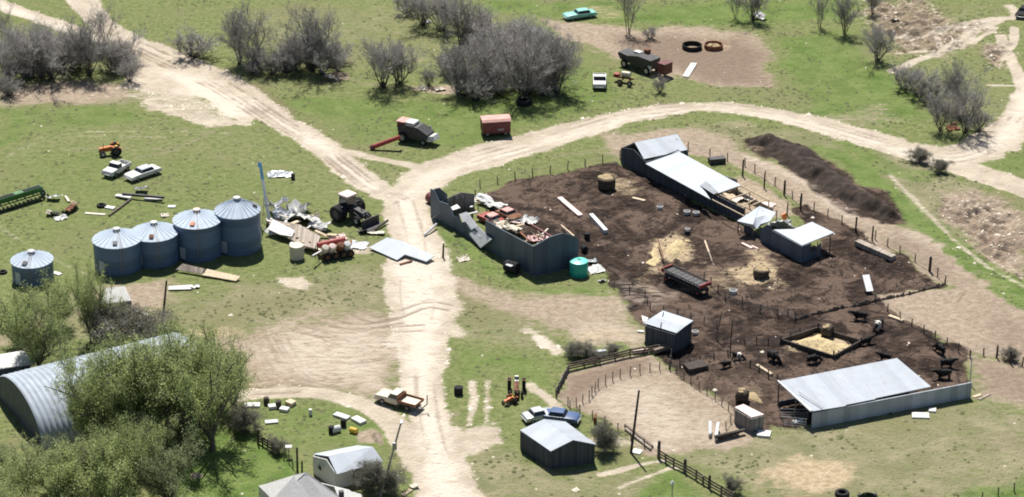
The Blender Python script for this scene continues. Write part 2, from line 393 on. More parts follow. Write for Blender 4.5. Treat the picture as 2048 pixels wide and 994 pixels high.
def ground_material():
    g = NT('farm_ground')
    pos = g.n('ShaderNodeNewGeometry').outputs['Position']
    at = []
    for nm in ('surf_a', 'surf_b', 'surf_c'):
        a = g.n('ShaderNodeAttribute', attribute_name=nm)
        s = g.n('ShaderNodeSeparateColor')
        g.l(a.outputs['Color'], s.inputs[0])
        at.append(s.outputs)
    dirt_, mud_, tan_ = at[0][0], at[0][1], at[0][2]
    dry_, lush_, straw_ = at[1][0], at[1][1], at[1][2]
    rut_, pale_, brown_ = at[2][0], at[2][1], at[2][2]
    n_big, n_mid, n_sm, n_fine = g.noise(0.05, 4, 0.6, pos), g.noise(0.28, 5, 0.62, pos, 0.4), g.noise(1.1, 5, 0.65, pos), g.noise(4.5, 3, 0.6, pos)
    mp = g.n('ShaderNodeMapping')
    mp.inputs['Scale'].default_value = (0.5, 1.6, 1)
    g.l(pos, mp.inputs['Vector'])
    n_str = g.noise(0.9, 5, 0.65, mp.outputs[0], 0.6)
    # grass
    gl = g.mix(g.step(n_mid, 0.32, 0.68), (0.092, 0.150, 0.033), (0.160, 0.215, 0.064))
    gd = g.mix(g.step(n_mid, 0.32, 0.68), (0.185, 0.182, 0.098), (0.290, 0.258, 0.165))
    gm = g.mix(g.step(n_sm, 0.35, 0.65), (0.126, 0.158, 0.052), (0.208, 0.222, 0.094))
    f = g.step(g.math('ADD', dry_, g.math('MULTIPLY', g.math('SUBTRACT', n_str, 0.5), 1.7)), 0.16, 0.86)
    grass = g.mix(f, gm, gd)
    f = g.step(g.math('ADD', lush_, g.math('MULTIPLY', g.math('SUBTRACT', n_str, 0.5), 1.3)), 0.25, 0.95)
    grass = g.mix(f, grass, gl)
    tuft = g.noise(2.3, 4, 0.6, pos, 0.3)
    grass = g.mix(g.math('MULTIPLY', g.step(tuft, 0.52, 0.72), 0.28), grass, (0.225, 0.225, 0.105))
    grass = g.mix(g.math('MULTIPLY', g.step(tuft, 0.46, 0.3), 0.36), grass, (0.062, 0.098, 0.022))
    grass = g.mix(g.math('MULTIPLY', g.step(n_big, 0.50, 0.70), g.math('SUBTRACT', 1.0, g.math('MULTIPLY', lush_, 0.9), True)), grass, (0.190, 0.185, 0.092))
    grass = g.mix(g.math('MULTIPLY', g.step(n_fine, 0.55, 0.8), 0.55), grass, (0.21, 0.20, 0.105))
    grass = g.mix(g.math('MULTIPLY', g.step(n_fine, 0.44, 0.25), 0.45), grass, (0.055, 0.078, 0.022))
    # soils
    tanc = g.mix(g.step(n_sm, 0.3, 0.7), (0.27, 0.21, 0.155), (0.40, 0.325, 0.25))
    tanc = g.mix(g.math('MULTIPLY', brown_, 0.85), tanc, (0.165, 0.115, 0.085))
    tanc = g.mix(g.math('MULTIPLY', pale_, g.step(n_str, 0.3, 0.6)), tanc, (0.50, 0.43, 0.345))
    dirtc = g.mix(g.step(n_mid, 0.3, 0.7), (0.40, 0.338, 0.262), (0.53, 0.462, 0.372))
    dirtc = g.mix(g.math('MULTIPLY', g.step(n_str, 0.55, 0.75), 0.5), dirtc, (0.36, 0.295, 0.225))
    dirtc = g.mix(g.math('MULTIPLY', g.step(n_fine, 0.56, 0.75), 0.5), dirtc, (0.55, 0.485, 0.40))
    dirtc = g.mix(g.math('MULTIPLY', g.math('MULTIPLY', pale_, 0.85), g.step(n_str, 0.28, 0.5)), dirtc, (0.64, 0.575, 0.485))
    mudc = g.mix(g.step(n_mid, 0.35, 0.65), (0.017, 0.011, 0.009), (0.052, 0.035, 0.027))
    mudc = g.mix(g.math('MULTIPLY', g.step(n_sm, 0.5, 0.72), 0.7), mudc, (0.110, 0.078, 0.060))
    mudc = g.mix(g.math('MULTIPLY', g.step(n_sm, 0.42, 0.28), 0.8), mudc, (0.022, 0.017, 0.015))
    mudc = g.mix(g.math('MULTIPLY', g.step(g.noise(0.11, 5, 0.65, pos, 0.8), 0.45, 0.56), 0.85), mudc, (0.140, 0.098, 0.075))
    mudc = g.mix(g.math('MULTIPLY', g.step(n_str, 0.56, 0.7), 0.65), mudc, (0.170, 0.122, 0.095))
    mudc = g.mix(g.math('MULTIPLY', g.step(g.noise(0.33, 5, 0.7, pos, 1.2), 0.50, 0.40), 0.75), mudc, (0.020, 0.014, 0.011))
    mudc = g.mix(g.math('MULTIPLY', pale_, g.step(n_str, 0.42, 0.6)), mudc, (0.30, 0.245, 0.205))
    mudc = g.mix(g.math('MULTIPLY', brown_, 0.7), mudc, (0.15, 0.108, 0.082))
    strawc = g.mix(g.step(n_sm, 0.3, 0.7), (0.34, 0.255, 0.155), (0.50, 0.405, 0.275))

    def k(mask, nz, amp, lo, hi):
        nz = g.math('ADD', nz, g.math('MULTIPLY', g.math('SUBTRACT', n_fine, 0.5), 0.55))
        return g.step(g.math('ADD', mask, g.math('MULTIPLY', g.math('SUBTRACT', nz, 0.5), amp)), lo, hi)
    c = g.mix(k(tan_, n_str, 1.2, 0.12, 0.72), grass, tanc)
    c = g.mix(k(dirt_, n_str, 1.1, 0.2, 0.75), c, dirtc)
    c = g.mix(g.math('MULTIPLY', k(rut_, n_sm, 0.5, 0.2, 1.0), 0.72), c, (0.185, 0.132, 0.094))
    c = g.mix(k(mud_, n_str, 0.8, 0.3, 0.7), c, mudc)
    c = g.mix(k(straw_, n_str, 1.3, 0.2, 0.95), c, strawc)
    g.l(c, g.b.inputs['Base Color'])
    g.b.inputs['Roughness'].default_value = 0.95
    g.b.inputs['Specular IOR Level'].default_value = 0.12
    h = g.math('ADD', g.math('MULTIPLY', n_fine, 0.5), n_sm)
    h = g.math('ADD', h, tuft)
    g.bump(h, 1.0, 0.26)
    return g.m


GM = ground_material()


def ground_objects():
    verts = np.stack([X, Y, Z], -1).reshape(-1, 3)
    cls = np.zeros(X.shape, int)
    cls[dirt > 0.5] = 1
    cls[mud > 0.5] = 2
    j, i = np.meshgrid(np.arange(ny - 1), np.arange(nx - 1), indexing='ij')
    a = (j * nx + i).ravel()
    quads = np.stack([a, a + 1, a + nx + 1, a + nx], -1)
    fc = cls[:-1, :-1].ravel()
    att = {'surf_a': np.stack([dirt, mud, tan], -1), 'surf_b': np.stack([dry, lush, straw], -1), 'surf_c': np.stack([rut, paler, brown], -1)}
    for c, name in ((0, 'ground'), (1, 'dirt_road'), (2, 'corral_ground')):
        q = quads[fc == c]
        used, inv = np.unique(q, return_inverse=True)
        v = verts[used]
        q = inv.reshape(-1, 4)
        extra = 0
        if c == 0:      # the same sheet runs on to the horizon
            B = 9000.0
            ev = np.array([[-B, -B, 0], [B, -B, 0], [B, B, 0], [-B, B, 0], [GX0, GY0, 0], [GX1, GY0, 0], [GX1, GY1, 0], [GX0, GY1, 0]])
            n0 = len(v)
            v = np.concatenate([v, ev])
            extra = 8
            q = np.concatenate([q, n0 + np.array([[0, 1, 5, 4], [1, 2, 6, 5], [2, 3, 7, 6], [3, 0, 4, 7]])])
        me = bpy.data.meshes.new(name)
        me.vertices.add(len(v))
        me.vertices.foreach_set('co', v.astype(np.float32).ravel())
        me.loops.add(len(q) * 4)
        me.loops.foreach_set('vertex_index', q.astype(np.int32).ravel())
        me.polygons.add(len(q))
        me.polygons.foreach_set('loop_start', np.arange(0, len(q) * 4, 4, dtype=np.int32))
        me.polygons.foreach_set('use_smooth', np.ones(len(q), bool))
        for an, arr in att.items():
            f = arr.reshape(-1, 3)[used]
            f = np.concatenate([f, np.zeros((extra, 3))])
            f = np.concatenate([f, np.ones((len(f), 1))], 1)
            ca = me.attributes.new(an, 'FLOAT_COLOR', 'POINT')
            ca.data.foreach_set('color', f.astype(np.float32).ravel())
        me.update(calc_edges=True)
        me.materials.append(GM)
        o = bpy.data.objects.new(name, me)
        COL.objects.link(o)
        o['kind'] = 'structure'


ground_objects()


# ---------------------------------------------------------------- plain materials
def mat(name, col, rough=0.7, metal=0.0, var=0.18, scale=1.5, rust=0.0, rustcol=(0.16, 0.07, 0.035), spec=0.4, bump=0.0, bscale=20.0):
    g = NT(name)
    tc = g.n('ShaderNodeTexCoord').outputs['Object']
    oi = g.n('ShaderNodeObjectInfo').outputs['Random']
    off = g.n('ShaderNodeVectorMath', operation='ADD')
    cmb = g.n('ShaderNodeCombineXYZ')
    g.l(g.math('MULTIPLY', oi, 40.0), cmb.inputs[0])
    g.l(cmb.outputs[0], off.inputs[1])
    g.l(tc, off.inputs[0])
    v = off.outputs[0]
    nz = g.noise(scale, 5, 0.6, v)
    lo = tuple(c * (1 - var) for c in col)
    hi = tuple(min(1, c * (1 + var)) for c in col)
    c = g.mix(g.step(nz, 0.3, 0.7), lo, hi)
    if rust:
        c = g.mix(g.step(g.noise(scale * 1.7, 6, 0.7, v), 0.68 - 0.3 * rust, 0.78 - 0.2 * rust), c, rustcol)
    g.l(c, g.b.inputs['Base Color'])
    g.b.inputs['Roughness'].default_value = rough
    g.b.inputs['Metallic'].default_value = metal
    g.b.inputs['Specular IOR Level'].default_value = spec
    if bump:
        g.bump(g.noise(bscale, 4, 0.6, v), bump, 0.05)
    return g.m


def sheet_metal(name, col, pitch=0.3, axis='X', rough=0.45, metal=0.35, rust=0.25, strength=0.5, var=0.2):
    """corrugated sheet: ribs along one object axis, faint lengths of sheet of different age"""
    g = NT(name)
    tc = g.n('ShaderNodeTexCoord').outputs['Object']
    w = g.n('ShaderNodeTexWave', wave_type='BANDS', bands_direction=axis, wave_profile='SIN')
    w.inputs['Scale'].default_value = 0.314 / pitch
    w.inputs['Distortion'].default_value = 0
    g.l(tc, w.inputs['Vector'])
    sp = g.n('ShaderNodeSeparateXYZ')
    g.l(tc, sp.inputs[0])
    pan = g.math('FLOOR', g.math('DIVIDE', sp.outputs[0 if axis == 'X' else 2], 1.05))
    wn_ = g.n('ShaderNodeTexWhiteNoise', noise_dimensions='1D')
    g.l(pan, wn_.inputs['W'])
    lo, hi = tuple(c * (1 - var) for c in col), tuple(min(1, c * (1 + var)) for c in col)
    c = g.mix(wn_.outputs['Value'], lo, hi)
    c = g.mix(g.math('MULTIPLY', g.step(g.noise(0.8, 5, 0.65, tc), 0.35, 0.75), 0.35), c, tuple(0.72 * x for x in col))
    if rust:
        mpn = g.n('ShaderNodeMapping')
        mpn.inputs['Scale'].default_value = (1.6, 0.22, 0.4) if axis == 'X' else (0.9, 0.9, 0.15)
        g.l(tc, mpn.inputs['Vector'])
        c = g.mix(g.math('MULTIPLY', g.step(g.noise(1.3, 6, 0.7, mpn.outputs[0]), 0.68 - 0.25 * rust, 0.85 - 0.15 * rust), 0.6), c, (0.20, 0.13, 0.09))
    g.l(c, g.b.inputs['Base Color'])
    g.b.inputs['Roughness'].default_value = rough
    g.b.inputs['Metallic'].default_value = metal
    g.bump(w.outputs['Fac'], strength, 0.03)
    return g.m


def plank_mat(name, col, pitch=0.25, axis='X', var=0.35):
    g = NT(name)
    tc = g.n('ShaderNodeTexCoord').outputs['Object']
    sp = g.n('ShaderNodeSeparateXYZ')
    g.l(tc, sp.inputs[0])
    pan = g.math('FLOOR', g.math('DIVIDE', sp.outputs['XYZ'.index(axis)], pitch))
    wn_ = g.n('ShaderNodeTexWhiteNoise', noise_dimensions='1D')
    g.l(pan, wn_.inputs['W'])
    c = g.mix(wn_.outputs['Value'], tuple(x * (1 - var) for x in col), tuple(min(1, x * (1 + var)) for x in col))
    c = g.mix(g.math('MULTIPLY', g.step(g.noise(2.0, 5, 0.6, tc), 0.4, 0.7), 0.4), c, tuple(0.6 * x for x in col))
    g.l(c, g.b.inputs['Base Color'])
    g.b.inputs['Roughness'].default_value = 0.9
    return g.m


M = dict(
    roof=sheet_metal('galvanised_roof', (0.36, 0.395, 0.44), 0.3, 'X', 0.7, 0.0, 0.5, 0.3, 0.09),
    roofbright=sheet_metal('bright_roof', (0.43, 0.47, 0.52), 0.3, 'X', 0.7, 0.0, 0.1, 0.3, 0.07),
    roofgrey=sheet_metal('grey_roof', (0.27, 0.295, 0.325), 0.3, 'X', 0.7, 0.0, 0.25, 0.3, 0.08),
    wallmetal=sheet_metal('wall_sheet', (0.36, 0.395, 0.44), 0.25, 'X', 0.6, 0.0, 0.2),
    bluewall=sheet_metal('blue_wall_sheet', (0.066, 0.094, 0.128), 0.3, 'X', 0.6, 0.0, 0.05),
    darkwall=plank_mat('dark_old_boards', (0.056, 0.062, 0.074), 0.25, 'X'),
    greyboards=plank_mat('grey_boards', (0.20, 0.185, 0.17), 0.22, 'X'),
    weathered=plank_mat('weathered_boards', (0.34, 0.29, 0.24), 0.22, 'X', 0.3),
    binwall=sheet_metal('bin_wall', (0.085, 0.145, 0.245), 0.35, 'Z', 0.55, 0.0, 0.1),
    binroof=mat('bin_roof', (0.44, 0.51, 0.60), 0.65, 0.0, 0.08, 1.2),
    quonset=mat('hut_sheet', (0.33, 0.375, 0.43), 0.6, 0.0, 0.14, 0.6, 0.1),
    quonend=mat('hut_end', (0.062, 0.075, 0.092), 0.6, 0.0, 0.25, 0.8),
    white=mat('white_paint', (0.60, 0.595, 0.575), 0.6, 0, 0.06, 2.0, 0.15),
    whitemetal=mat('white_sheet', (0.50, 0.51, 0.525), 0.6, 0.0, 0.10, 1.2, 0.12),
    brightwhite=mat('lifted_white_paint', (0.82, 0.83, 0.83), 0.5, 0, 0.04, 1.0),  # lifted white: light put into the colour for the auger's shaded side
    cream=mat('cream_paint', (0.56, 0.51, 0.41), 0.5, 0, 0.08, 1.5, 0.12),
    pinkwhite=mat('pinkish_board', (0.70, 0.55, 0.50), 0.7, 0, 0.15, 1.5),
    red=mat('faded_red', (0.30, 0.045, 0.04), 0.55, 0, 0.25, 1.5, 0.25),
    darkred=mat('dark_red', (0.13, 0.035, 0.035), 0.6, 0, 0.3, 1.5, 0.3),
    pinkroof=mat('faded_pink_red', (0.55, 0.30, 0.26), 0.65, 0, 0.15, 1.2, 0.2),
    orange=mat('orange_paint', (0.52, 0.15, 0.035), 0.55, 0, 0.2, 2.0, 0.3),
    yellow=mat('yellow_paint', (0.62, 0.42, 0.06), 0.55, 0, 0.15, 2.0, 0.2),
    rust=mat('rusty_steel', (0.19, 0.085, 0.045), 0.85, 0.1, 0.4, 2.5),
    turq=mat('turquoise_paint', (0.22, 0.50, 0.44), 0.4, 0, 0.12, 1.0, 0.1),
    green=mat('implement_green', (0.06, 0.17, 0.055), 0.5, 0, 0.2, 1.5, 0.2),
    teal=mat('teal_plastic', (0.02, 0.36, 0.29), 0.4, 0, 0.08, 1.0),
    tealtop=mat('pale_teal_lid', (0.16, 0.62, 0.52), 0.4, 0, 0.08, 1.0),
    blue=mat('dark_blue_paint', (0.075, 0.12, 0.24), 0.35, 0, 0.12, 1.0),
    bluelight=mat('light_blue_paint', (0.20, 0.45, 0.68), 0.5, 0, 0.1, 1.0),
    silver=mat('silver_paint', (0.48, 0.50, 0.52), 0.35, 0.3, 0.08, 1.0),
    black=mat('black_rubber', (0.022, 0.022, 0.023), 0.85, 0, 0.3, 3.0, spec=0.2),
    darksteel=mat('dark_steel', (0.055, 0.055, 0.058), 0.6, 0.3, 0.3, 2.0, 0.25),
    steel=mat('grey_steel', (0.30, 0.30, 0.30), 0.55, 0.4, 0.2, 2.0, 0.25),
    glass=mat('dark_glass', (0.02, 0.025, 0.03), 0.12, 0, 0.1, 1.0, spec=0.6),
    wood=mat('old_wood', (0.17, 0.135, 0.105), 0.9, 0, 0.35, 3.0),
    darkwood=mat('dark_post_wood', (0.055, 0.045, 0.038), 0.92, 0, 0.35, 3.0),
    palewood=mat('pale_timber', (0.56, 0.45, 0.32), 0.85, 0, 0.2, 3.0),
    concrete=mat('old_concrete', (0.38, 0.35, 0.32), 0.9, 0, 0.15, 2.5),
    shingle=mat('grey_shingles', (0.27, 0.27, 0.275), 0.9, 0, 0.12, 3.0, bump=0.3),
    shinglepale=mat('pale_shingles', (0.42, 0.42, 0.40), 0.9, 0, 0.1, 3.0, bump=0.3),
    hay=mat('hay', (0.33, 0.255, 0.145), 0.95, 0, 0.3, 4.0, bump=0.8, bscale=12),
    hayfresh=mat('fresh_hay', (0.47, 0.375, 0.21), 0.95, 0, 0.3, 2.5, bump=0.9, bscale=9),
    baleside=mat('weathered_bale', (0.075, 0.058, 0.042), 0.95, 0, 0.4, 3.0, bump=0.8, bscale=12),
    dung=mat('dung', (0.034, 0.023, 0.017), 0.95, 0, 0.55, 0.8, bump=0.9, bscale=2.5, rust=0.3, rustcol=(0.13, 0.095, 0.065)),
    hide=mat('black_hide', (0.012, 0.011, 0.011), 0.75, 0, 0.3, 1.5, spec=0.25),
    hidewhite=mat('white_hide', (0.68, 0.64, 0.58), 0.8, 0, 0.08, 2.0),
    earth=mat('bare_earth', (0.30, 0.235, 0.175), 0.95, 0, 0.25, 1.5, bump=0.8, bscale=6),
    stone=mat('pale_stone', (0.58, 0.52, 0.44), 0.9, 0, 0.2, 2.0),
    wire=mat('dull_wire', (0.09, 0.08, 0.075), 0.8),
    trunk=mat('grey_bark', (0.080, 0.072, 0.064), 0.9, 0, 0.3, 3.0),
    leaftwig=mat('leafy_twigs', (0.20, 0.20, 0.12), 0.9, 0, 0.2, 0.9),
    limb=mat('limb_bark', (0.105, 0.095, 0.080), 0.9, 0, 0.3, 3.0),
    twig=mat('grey_twigs', (0.42, 0.395, 0.37), 0.9, 0, 0.25, 0.9),
    twigdark=mat('dark_twigs', (0.34, 0.32, 0.30), 0.9, 0, 0.25, 0.9),
    insulator=mat('insulation', (0.62, 0.42, 0.40), 0.9, 0, 0.25, 2.0),
)


def leaf_mat(name, a, b, trans=0.35):
    g = NT(name)
    pos = g.n('ShaderNodeNewGeometry').outputs['Position']
    oi = g.n('ShaderNodeObjectInfo').outputs['Random']
    c = g.mix(g.step(g.noise(0.9, 3, 0.6, pos), 0.3, 0.7), a, b)
    c = g.mix(g.math('MULTIPLY', oi, 0.35), c, tuple(0.75 * x for x in b))
    g.l(c, g.b.inputs['Base Color'])
    g.b.inputs['Roughness'].default_value = 0.7
    g.b.inputs['Specular IOR Level'].default_value = 0.2
    tr = g.n('ShaderNodeBsdfTranslucent')
    g.l(c, tr.inputs[0])
    mx = g.n('ShaderNodeMixShader')
    mx.inputs[0].default_value = trans
    g.l(g.b.outputs[0], mx.inputs[1])
    g.l(tr.outputs[0], mx.inputs[2])
    g.l(mx.outputs[0], g.o.inputs[0])
    return g.m


M['leaf'] = leaf_mat('young_leaves', (0.310, 0.385, 0.140), (0.430, 0.500, 0.215), 0.6)
M['leafpale'] = leaf_mat('pale_young_leaves', (0.370, 0.440, 0.170), (0.490, 0.550, 0.260), 0.6)
M['leafdark'] = leaf_mat('grey_green_leaves', (0.270, 0.315, 0.155), (0.380, 0.425, 0.240), 0.6)
M['weed'] = leaf_mat('weeds', (0.13, 0.155, 0.06), (0.23, 0.235, 0.115), 0.5)
M['budded'] = leaf_mat('budded_twigs', (0.19, 0.185, 0.135), (0.26, 0.245, 0.195), 0.3)


# ---------------------------------------------------------------- mesh building
class G:
    def __init__(self):
        self.v, self.f, self.mi, self.cur = [], [], [], 0
        self.T = Matrix.Identity(4)

    def at(self, x=0, y=0, z=0, rz=0, rx=0, ry=0):
        self.T = Matrix.Translation((x, y, z)) @ Matrix.Rotation(rz, 4, 'Z') @ Matrix.Rotation(ry, 4, 'Y') @ Matrix.Rotation(rx, 4, 'X')
        return self

    def add(self, vs, fs):
        n = len(self.v)
        self.v.extend([tuple(self.T @ Vector(p)) for p in vs])
        self.f.extend([tuple(n + i for i in q) for q in fs])
        self.mi.extend([self.cur] * len(fs))
        return self

    def box(self, cx, cy, cz, sx, sy, sz, taper=1.0, rz=0.0, ry=0.0):
        x, y, z = sx / 2, sy / 2, sz / 2
        t = taper
        m = Matrix.Rotation(rz, 3, 'Z') @ Matrix.Rotation(ry, 3, 'Y')
        vs = [(-x, -y, -z), (x, -y, -z), (x, y, -z), (-x, y, -z), (-x * t, -y * t, z), (x * t, -y * t, z), (x * t, y * t, z), (-x * t, y * t, z)]
        vs = [m @ Vector(p) + Vector((cx, cy, cz)) for p in vs]
        return self.add(vs, [(3, 2, 1, 0), (4, 5, 6, 7), (0, 1, 5, 4), (1, 2, 6, 5), (2, 3, 7, 6), (3, 0, 4, 7)])

    def tube(self, p, q, r0, r1=None, n=8, caps=True):
        r1 = r0 if r1 is None else r1
        p, q = Vector(p), Vector(q)
        d = (q - p)
        if d.length < 1e-6:
            return self
        d.normalize()
        a = d.orthogonal().normalized()
        b = d.cross(a)
        vs, fs = [], []
        for c, r in ((p, r0), (q, r1)):
            for k in range(n):
                t = 2 * math.pi * k / n
                vs.append(c + r * (math.cos(t) * a + math.sin(t) * b))
        for k in range(n):
            fs.append((k, (k + 1) % n, n + (k + 1) % n, n + k))
        if caps:
            fs += [tuple(reversed(range(n))), tuple(range(n, 2 * n))]
        return self.add(vs, fs)

    def path(self, pts, r, n=6):
        rs = r if isinstance(r, (list, tuple)) else [r] * len(pts)
        for i in range(len(pts) - 1):
            self.tube(pts[i], pts[i + 1], rs[i], rs[i + 1], n)
        return self

    def lathe(self, prof, n=24, axis='Z', c=(0, 0, 0), close=False):
        vs, fs = [], []
        for r, z in prof:
            for k in range(n):
                t = 2 * math.pi * k / n
                a, b = r * math.cos(t), r * math.sin(t)
                p = (a, b, z) if axis == 'Z' else ((z, a, b) if axis == 'X' else (b, z, a))
                vs.append((p[0] + c[0], p[1] + c[1], p[2] + c[2]))
        m = len(prof)
        for i in range(m if close else m - 1):
            for k in range(n):
                a, b = i * n, ((i + 1) % m) * n
                fs.append((a + k, a + (k + 1) % n, b + (k + 1) % n, b + k))
        if not close:
            if prof[0][0] > 1e-4:
                fs.append(tuple(reversed(range(n))))
            if prof[-1][0] > 1e-4:
                fs.append(tuple(range((m - 1) * n, m * n)))
        return self.add(vs, fs)

    def prism(self, prof, y0, y1, inset=0.0):
        """profile in xz, extruded along y"""
        n = len(prof)
        vs = [(x, y0, z) for x, z in prof] + [(x, y1, z) for x, z in prof]
        fs = [(i, (i + 1) % n, n + (i + 1) % n, n + i) for i in range(n)] + [tuple(reversed(range(n))), tuple(range(n, 2 * n))]
        return self.add(vs, fs)

    def slab(self, pts, t):
        """plate: polygon thickened by t along its downward normal"""
        p = [Vector(a) for a in pts]
        nn = Vector((0, 0, 0))
        for i in range(len(p)):
            nn += p[i].cross(p[(i + 1) % len(p)])
        nn.normalize()
        n = len(p)
        vs = p + [a - nn * t for a in p]
        fs = [tuple(range(n)), tuple(reversed(range(n, 2 * n)))] + [(i, n + i, n + (i + 1) % n, (i + 1) % n) for i in range(n)]
        return self.add(vs, fs)

    def blob(self, c, r, n=10, m=7, jit=0.12, seed=0, flat=False):
        rr = random.Random(seed)
        vs, fs = [], []
        for i in range(m + 1):
            ph = math.pi * i / m - math.pi / 2
            for k in range(n):
                t = 2 * math.pi * k / n
                j = 1 + rr.uniform(-jit, jit)
                z = math.sin(ph) * j
                if flat:
                    z = max(z, -0.15)
                vs.append((c[0] + r[0] * math.cos(ph) * math.cos(t) * j, c[1] + r[1] * math.cos(ph) * math.sin(t) * j, c[2] + r[2] * z))
        for i in range(m):
            for k in range(n):
                fs.append((i * n + k, i * n + (k + 1) % n, (i + 1) * n + (k + 1) % n, (i + 1) * n + k))
        return self.add(vs, fs)

    def mesh(self, name, mats, smooth=False, bevel=0.0):
        me = bpy.data.meshes.new(name)
        me.from_pydata(self.v, [], self.f)
        for m in (mats if isinstance(mats, (list, tuple)) else [mats]):
            me.materials.append(m)
        me.polygons.foreach_set('material_index', self.mi)
        bm = bmesh.new()
        bm.from_mesh(me)
        bmesh.ops.remove_doubles(bm, verts=bm.verts, dist=1e-5)
        bmesh.ops.recalc_face_normals(bm, faces=bm.faces)
        if bevel:
            ed = [e for e in bm.edges if len(e.link_faces) == 2 and e.calc_face_angle(0) > 0.6]
            bmesh.ops.bevel(bm, geom=ed, offset=bevel, segments=2, profile=0.6, affect='EDGES', clamp_overlap=True)
        bm.to_mesh(me)
        bm.free()
        if smooth:
            me.polygons.foreach_set('use_smooth', [True] * len(me.polygons))
            try:
                me.set_sharp_from_angle(angle=R(40))
            except Exception:
                pass
        return me

    def build(self, name, mats, parent=None, smooth=False, bevel=0.0):
        o = bpy.data.objects.new(name, self.mesh(name, mats, smooth, bevel))
        COL.objects.link(o)
        o.parent = parent
        return o


def tag(o, label, cat, group=None, kind=None):
    if label:
        o['label'] = label
    if cat:
        o['category'] = cat
    if group:
        o['group'] = group
    if kind:
        o['kind'] = kind
    return o


def thing(name, label, cat, loc, rz=0.0, group=None):
    o = bpy.data.objects.new(name, None)
    COL.objects.link(o)
    o.empty_display_size = 0.5
    o.location = loc
    o.rotation_euler = (0, 0, rz)
    return tag(o, label, cat, group)


def inst(me, name, parent=None, loc=(0, 0, 0), rz=0.0, sc=1.0):
    o = bpy.data.objects.new(name, me)
    COL.objects.link(o)
    o.parent = parent
    o.location = loc
    o.rotation_euler = (0, 0, rz)
    o.scale = sc if isinstance(sc, (tuple, list)) else (sc, sc, sc)
    return o


def copy_thing(src, label, loc, rz, group=None, sc=None):
    r = src.copy()
    COL.objects.link(r)
    r.location, r.rotation_euler = loc, (0, 0, rz)
    if sc:
        r.scale = (sc, sc, sc) if not isinstance(sc, (tuple, list)) else sc
    r['label'] = label
    if group:
        r['group'] = group
    for ch in list(src.children):
        c = ch.copy()
        COL.objects.link(c)
        c.parent = r
        for g in ch.children:
            d = g.copy()
            COL.objects.link(d)
            d.parent = c
    return r


def hd(a, b):
    """heading of the ground line from plan point a to plan point b, its length and its start"""
    A, B = PG(*a), PG(*b)
    return math.atan2(B.y - A.y, B.x - A.x), (B - A).length, A


# ---------------------------------------------------------------- buildings
def wall_sheet(parent, p, q, h0, h1, m, name='wall', t=0.12, z0=-0.15, top=None):
    """one wall as a mesh of its own: runs from p to q (local xy), heights h0 at p, h1 at q; top = extra (fraction, height) ridge points"""
    p, q = Vector((p[0], p[1], 0)), Vector((q[0], q[1], 0))
    L = (q - p).length
    prof = [(0, z0), (L, z0), (L, h1)] + [(f * L, h) for f, h in (top or [])][::-1] + [(0, h0)]
    g = G()
    g.prism(prof, -t / 2, t / 2)
    o = g.build(name, m, parent)
    o.location = p
    o.rotation_euler = (0, 0, math.atan2(q.y - p.y, q.x - p.x))
    return o


def gable(name, label, cat, loc, rz, L, W, hw, rise, mw, mr, over=0.25, ridge_along='x', front_open=None):
    """gabled building; x along the ridge (0..L), y depth (0..W)"""
    b = thing(name, label, cat, loc, rz)
    wall_sheet(b, (0, 0), (L, 0), hw, hw, mw)
    wall_sheet(b, (L, 0.06), (L, W - 0.06), hw, hw, mw, top=[(0.5, hw + rise)])
    wall_sheet(b, (L, W), (0, W), hw, hw, mw)
    wall_sheet(b, (0, W - 0.06), (0, 0.06), hw, hw, mw, top=[(0.5, hw + rise)])
    sl = rise / (W / 2)
    g = G()
    e = over
    g.slab([(-e, -e, hw - e * sl + 0.09), (L + e, -e, hw - e * sl + 0.09), (L + e, W / 2, hw + rise + 0.09), (-e, W / 2, hw + rise + 0.09)], 0.06)
    g.slab([(L + e, W + e, hw - e * sl + 0.09), (-e, W + e, hw - e * sl + 0.09), (-e, W / 2 + 0.002, hw + rise + 0.09), (L + e, W / 2 + 0.002, hw + rise + 0.09)], 0.06)
    r = g.build('roof', mr, b)
    g = G()
    g.tube((-e, W / 2, hw + rise + 0.1), (L + e, W / 2, hw + rise + 0.1), 0.07, n=6)
    g.build('ridge_cap', M['roofgrey'], r)
    return b


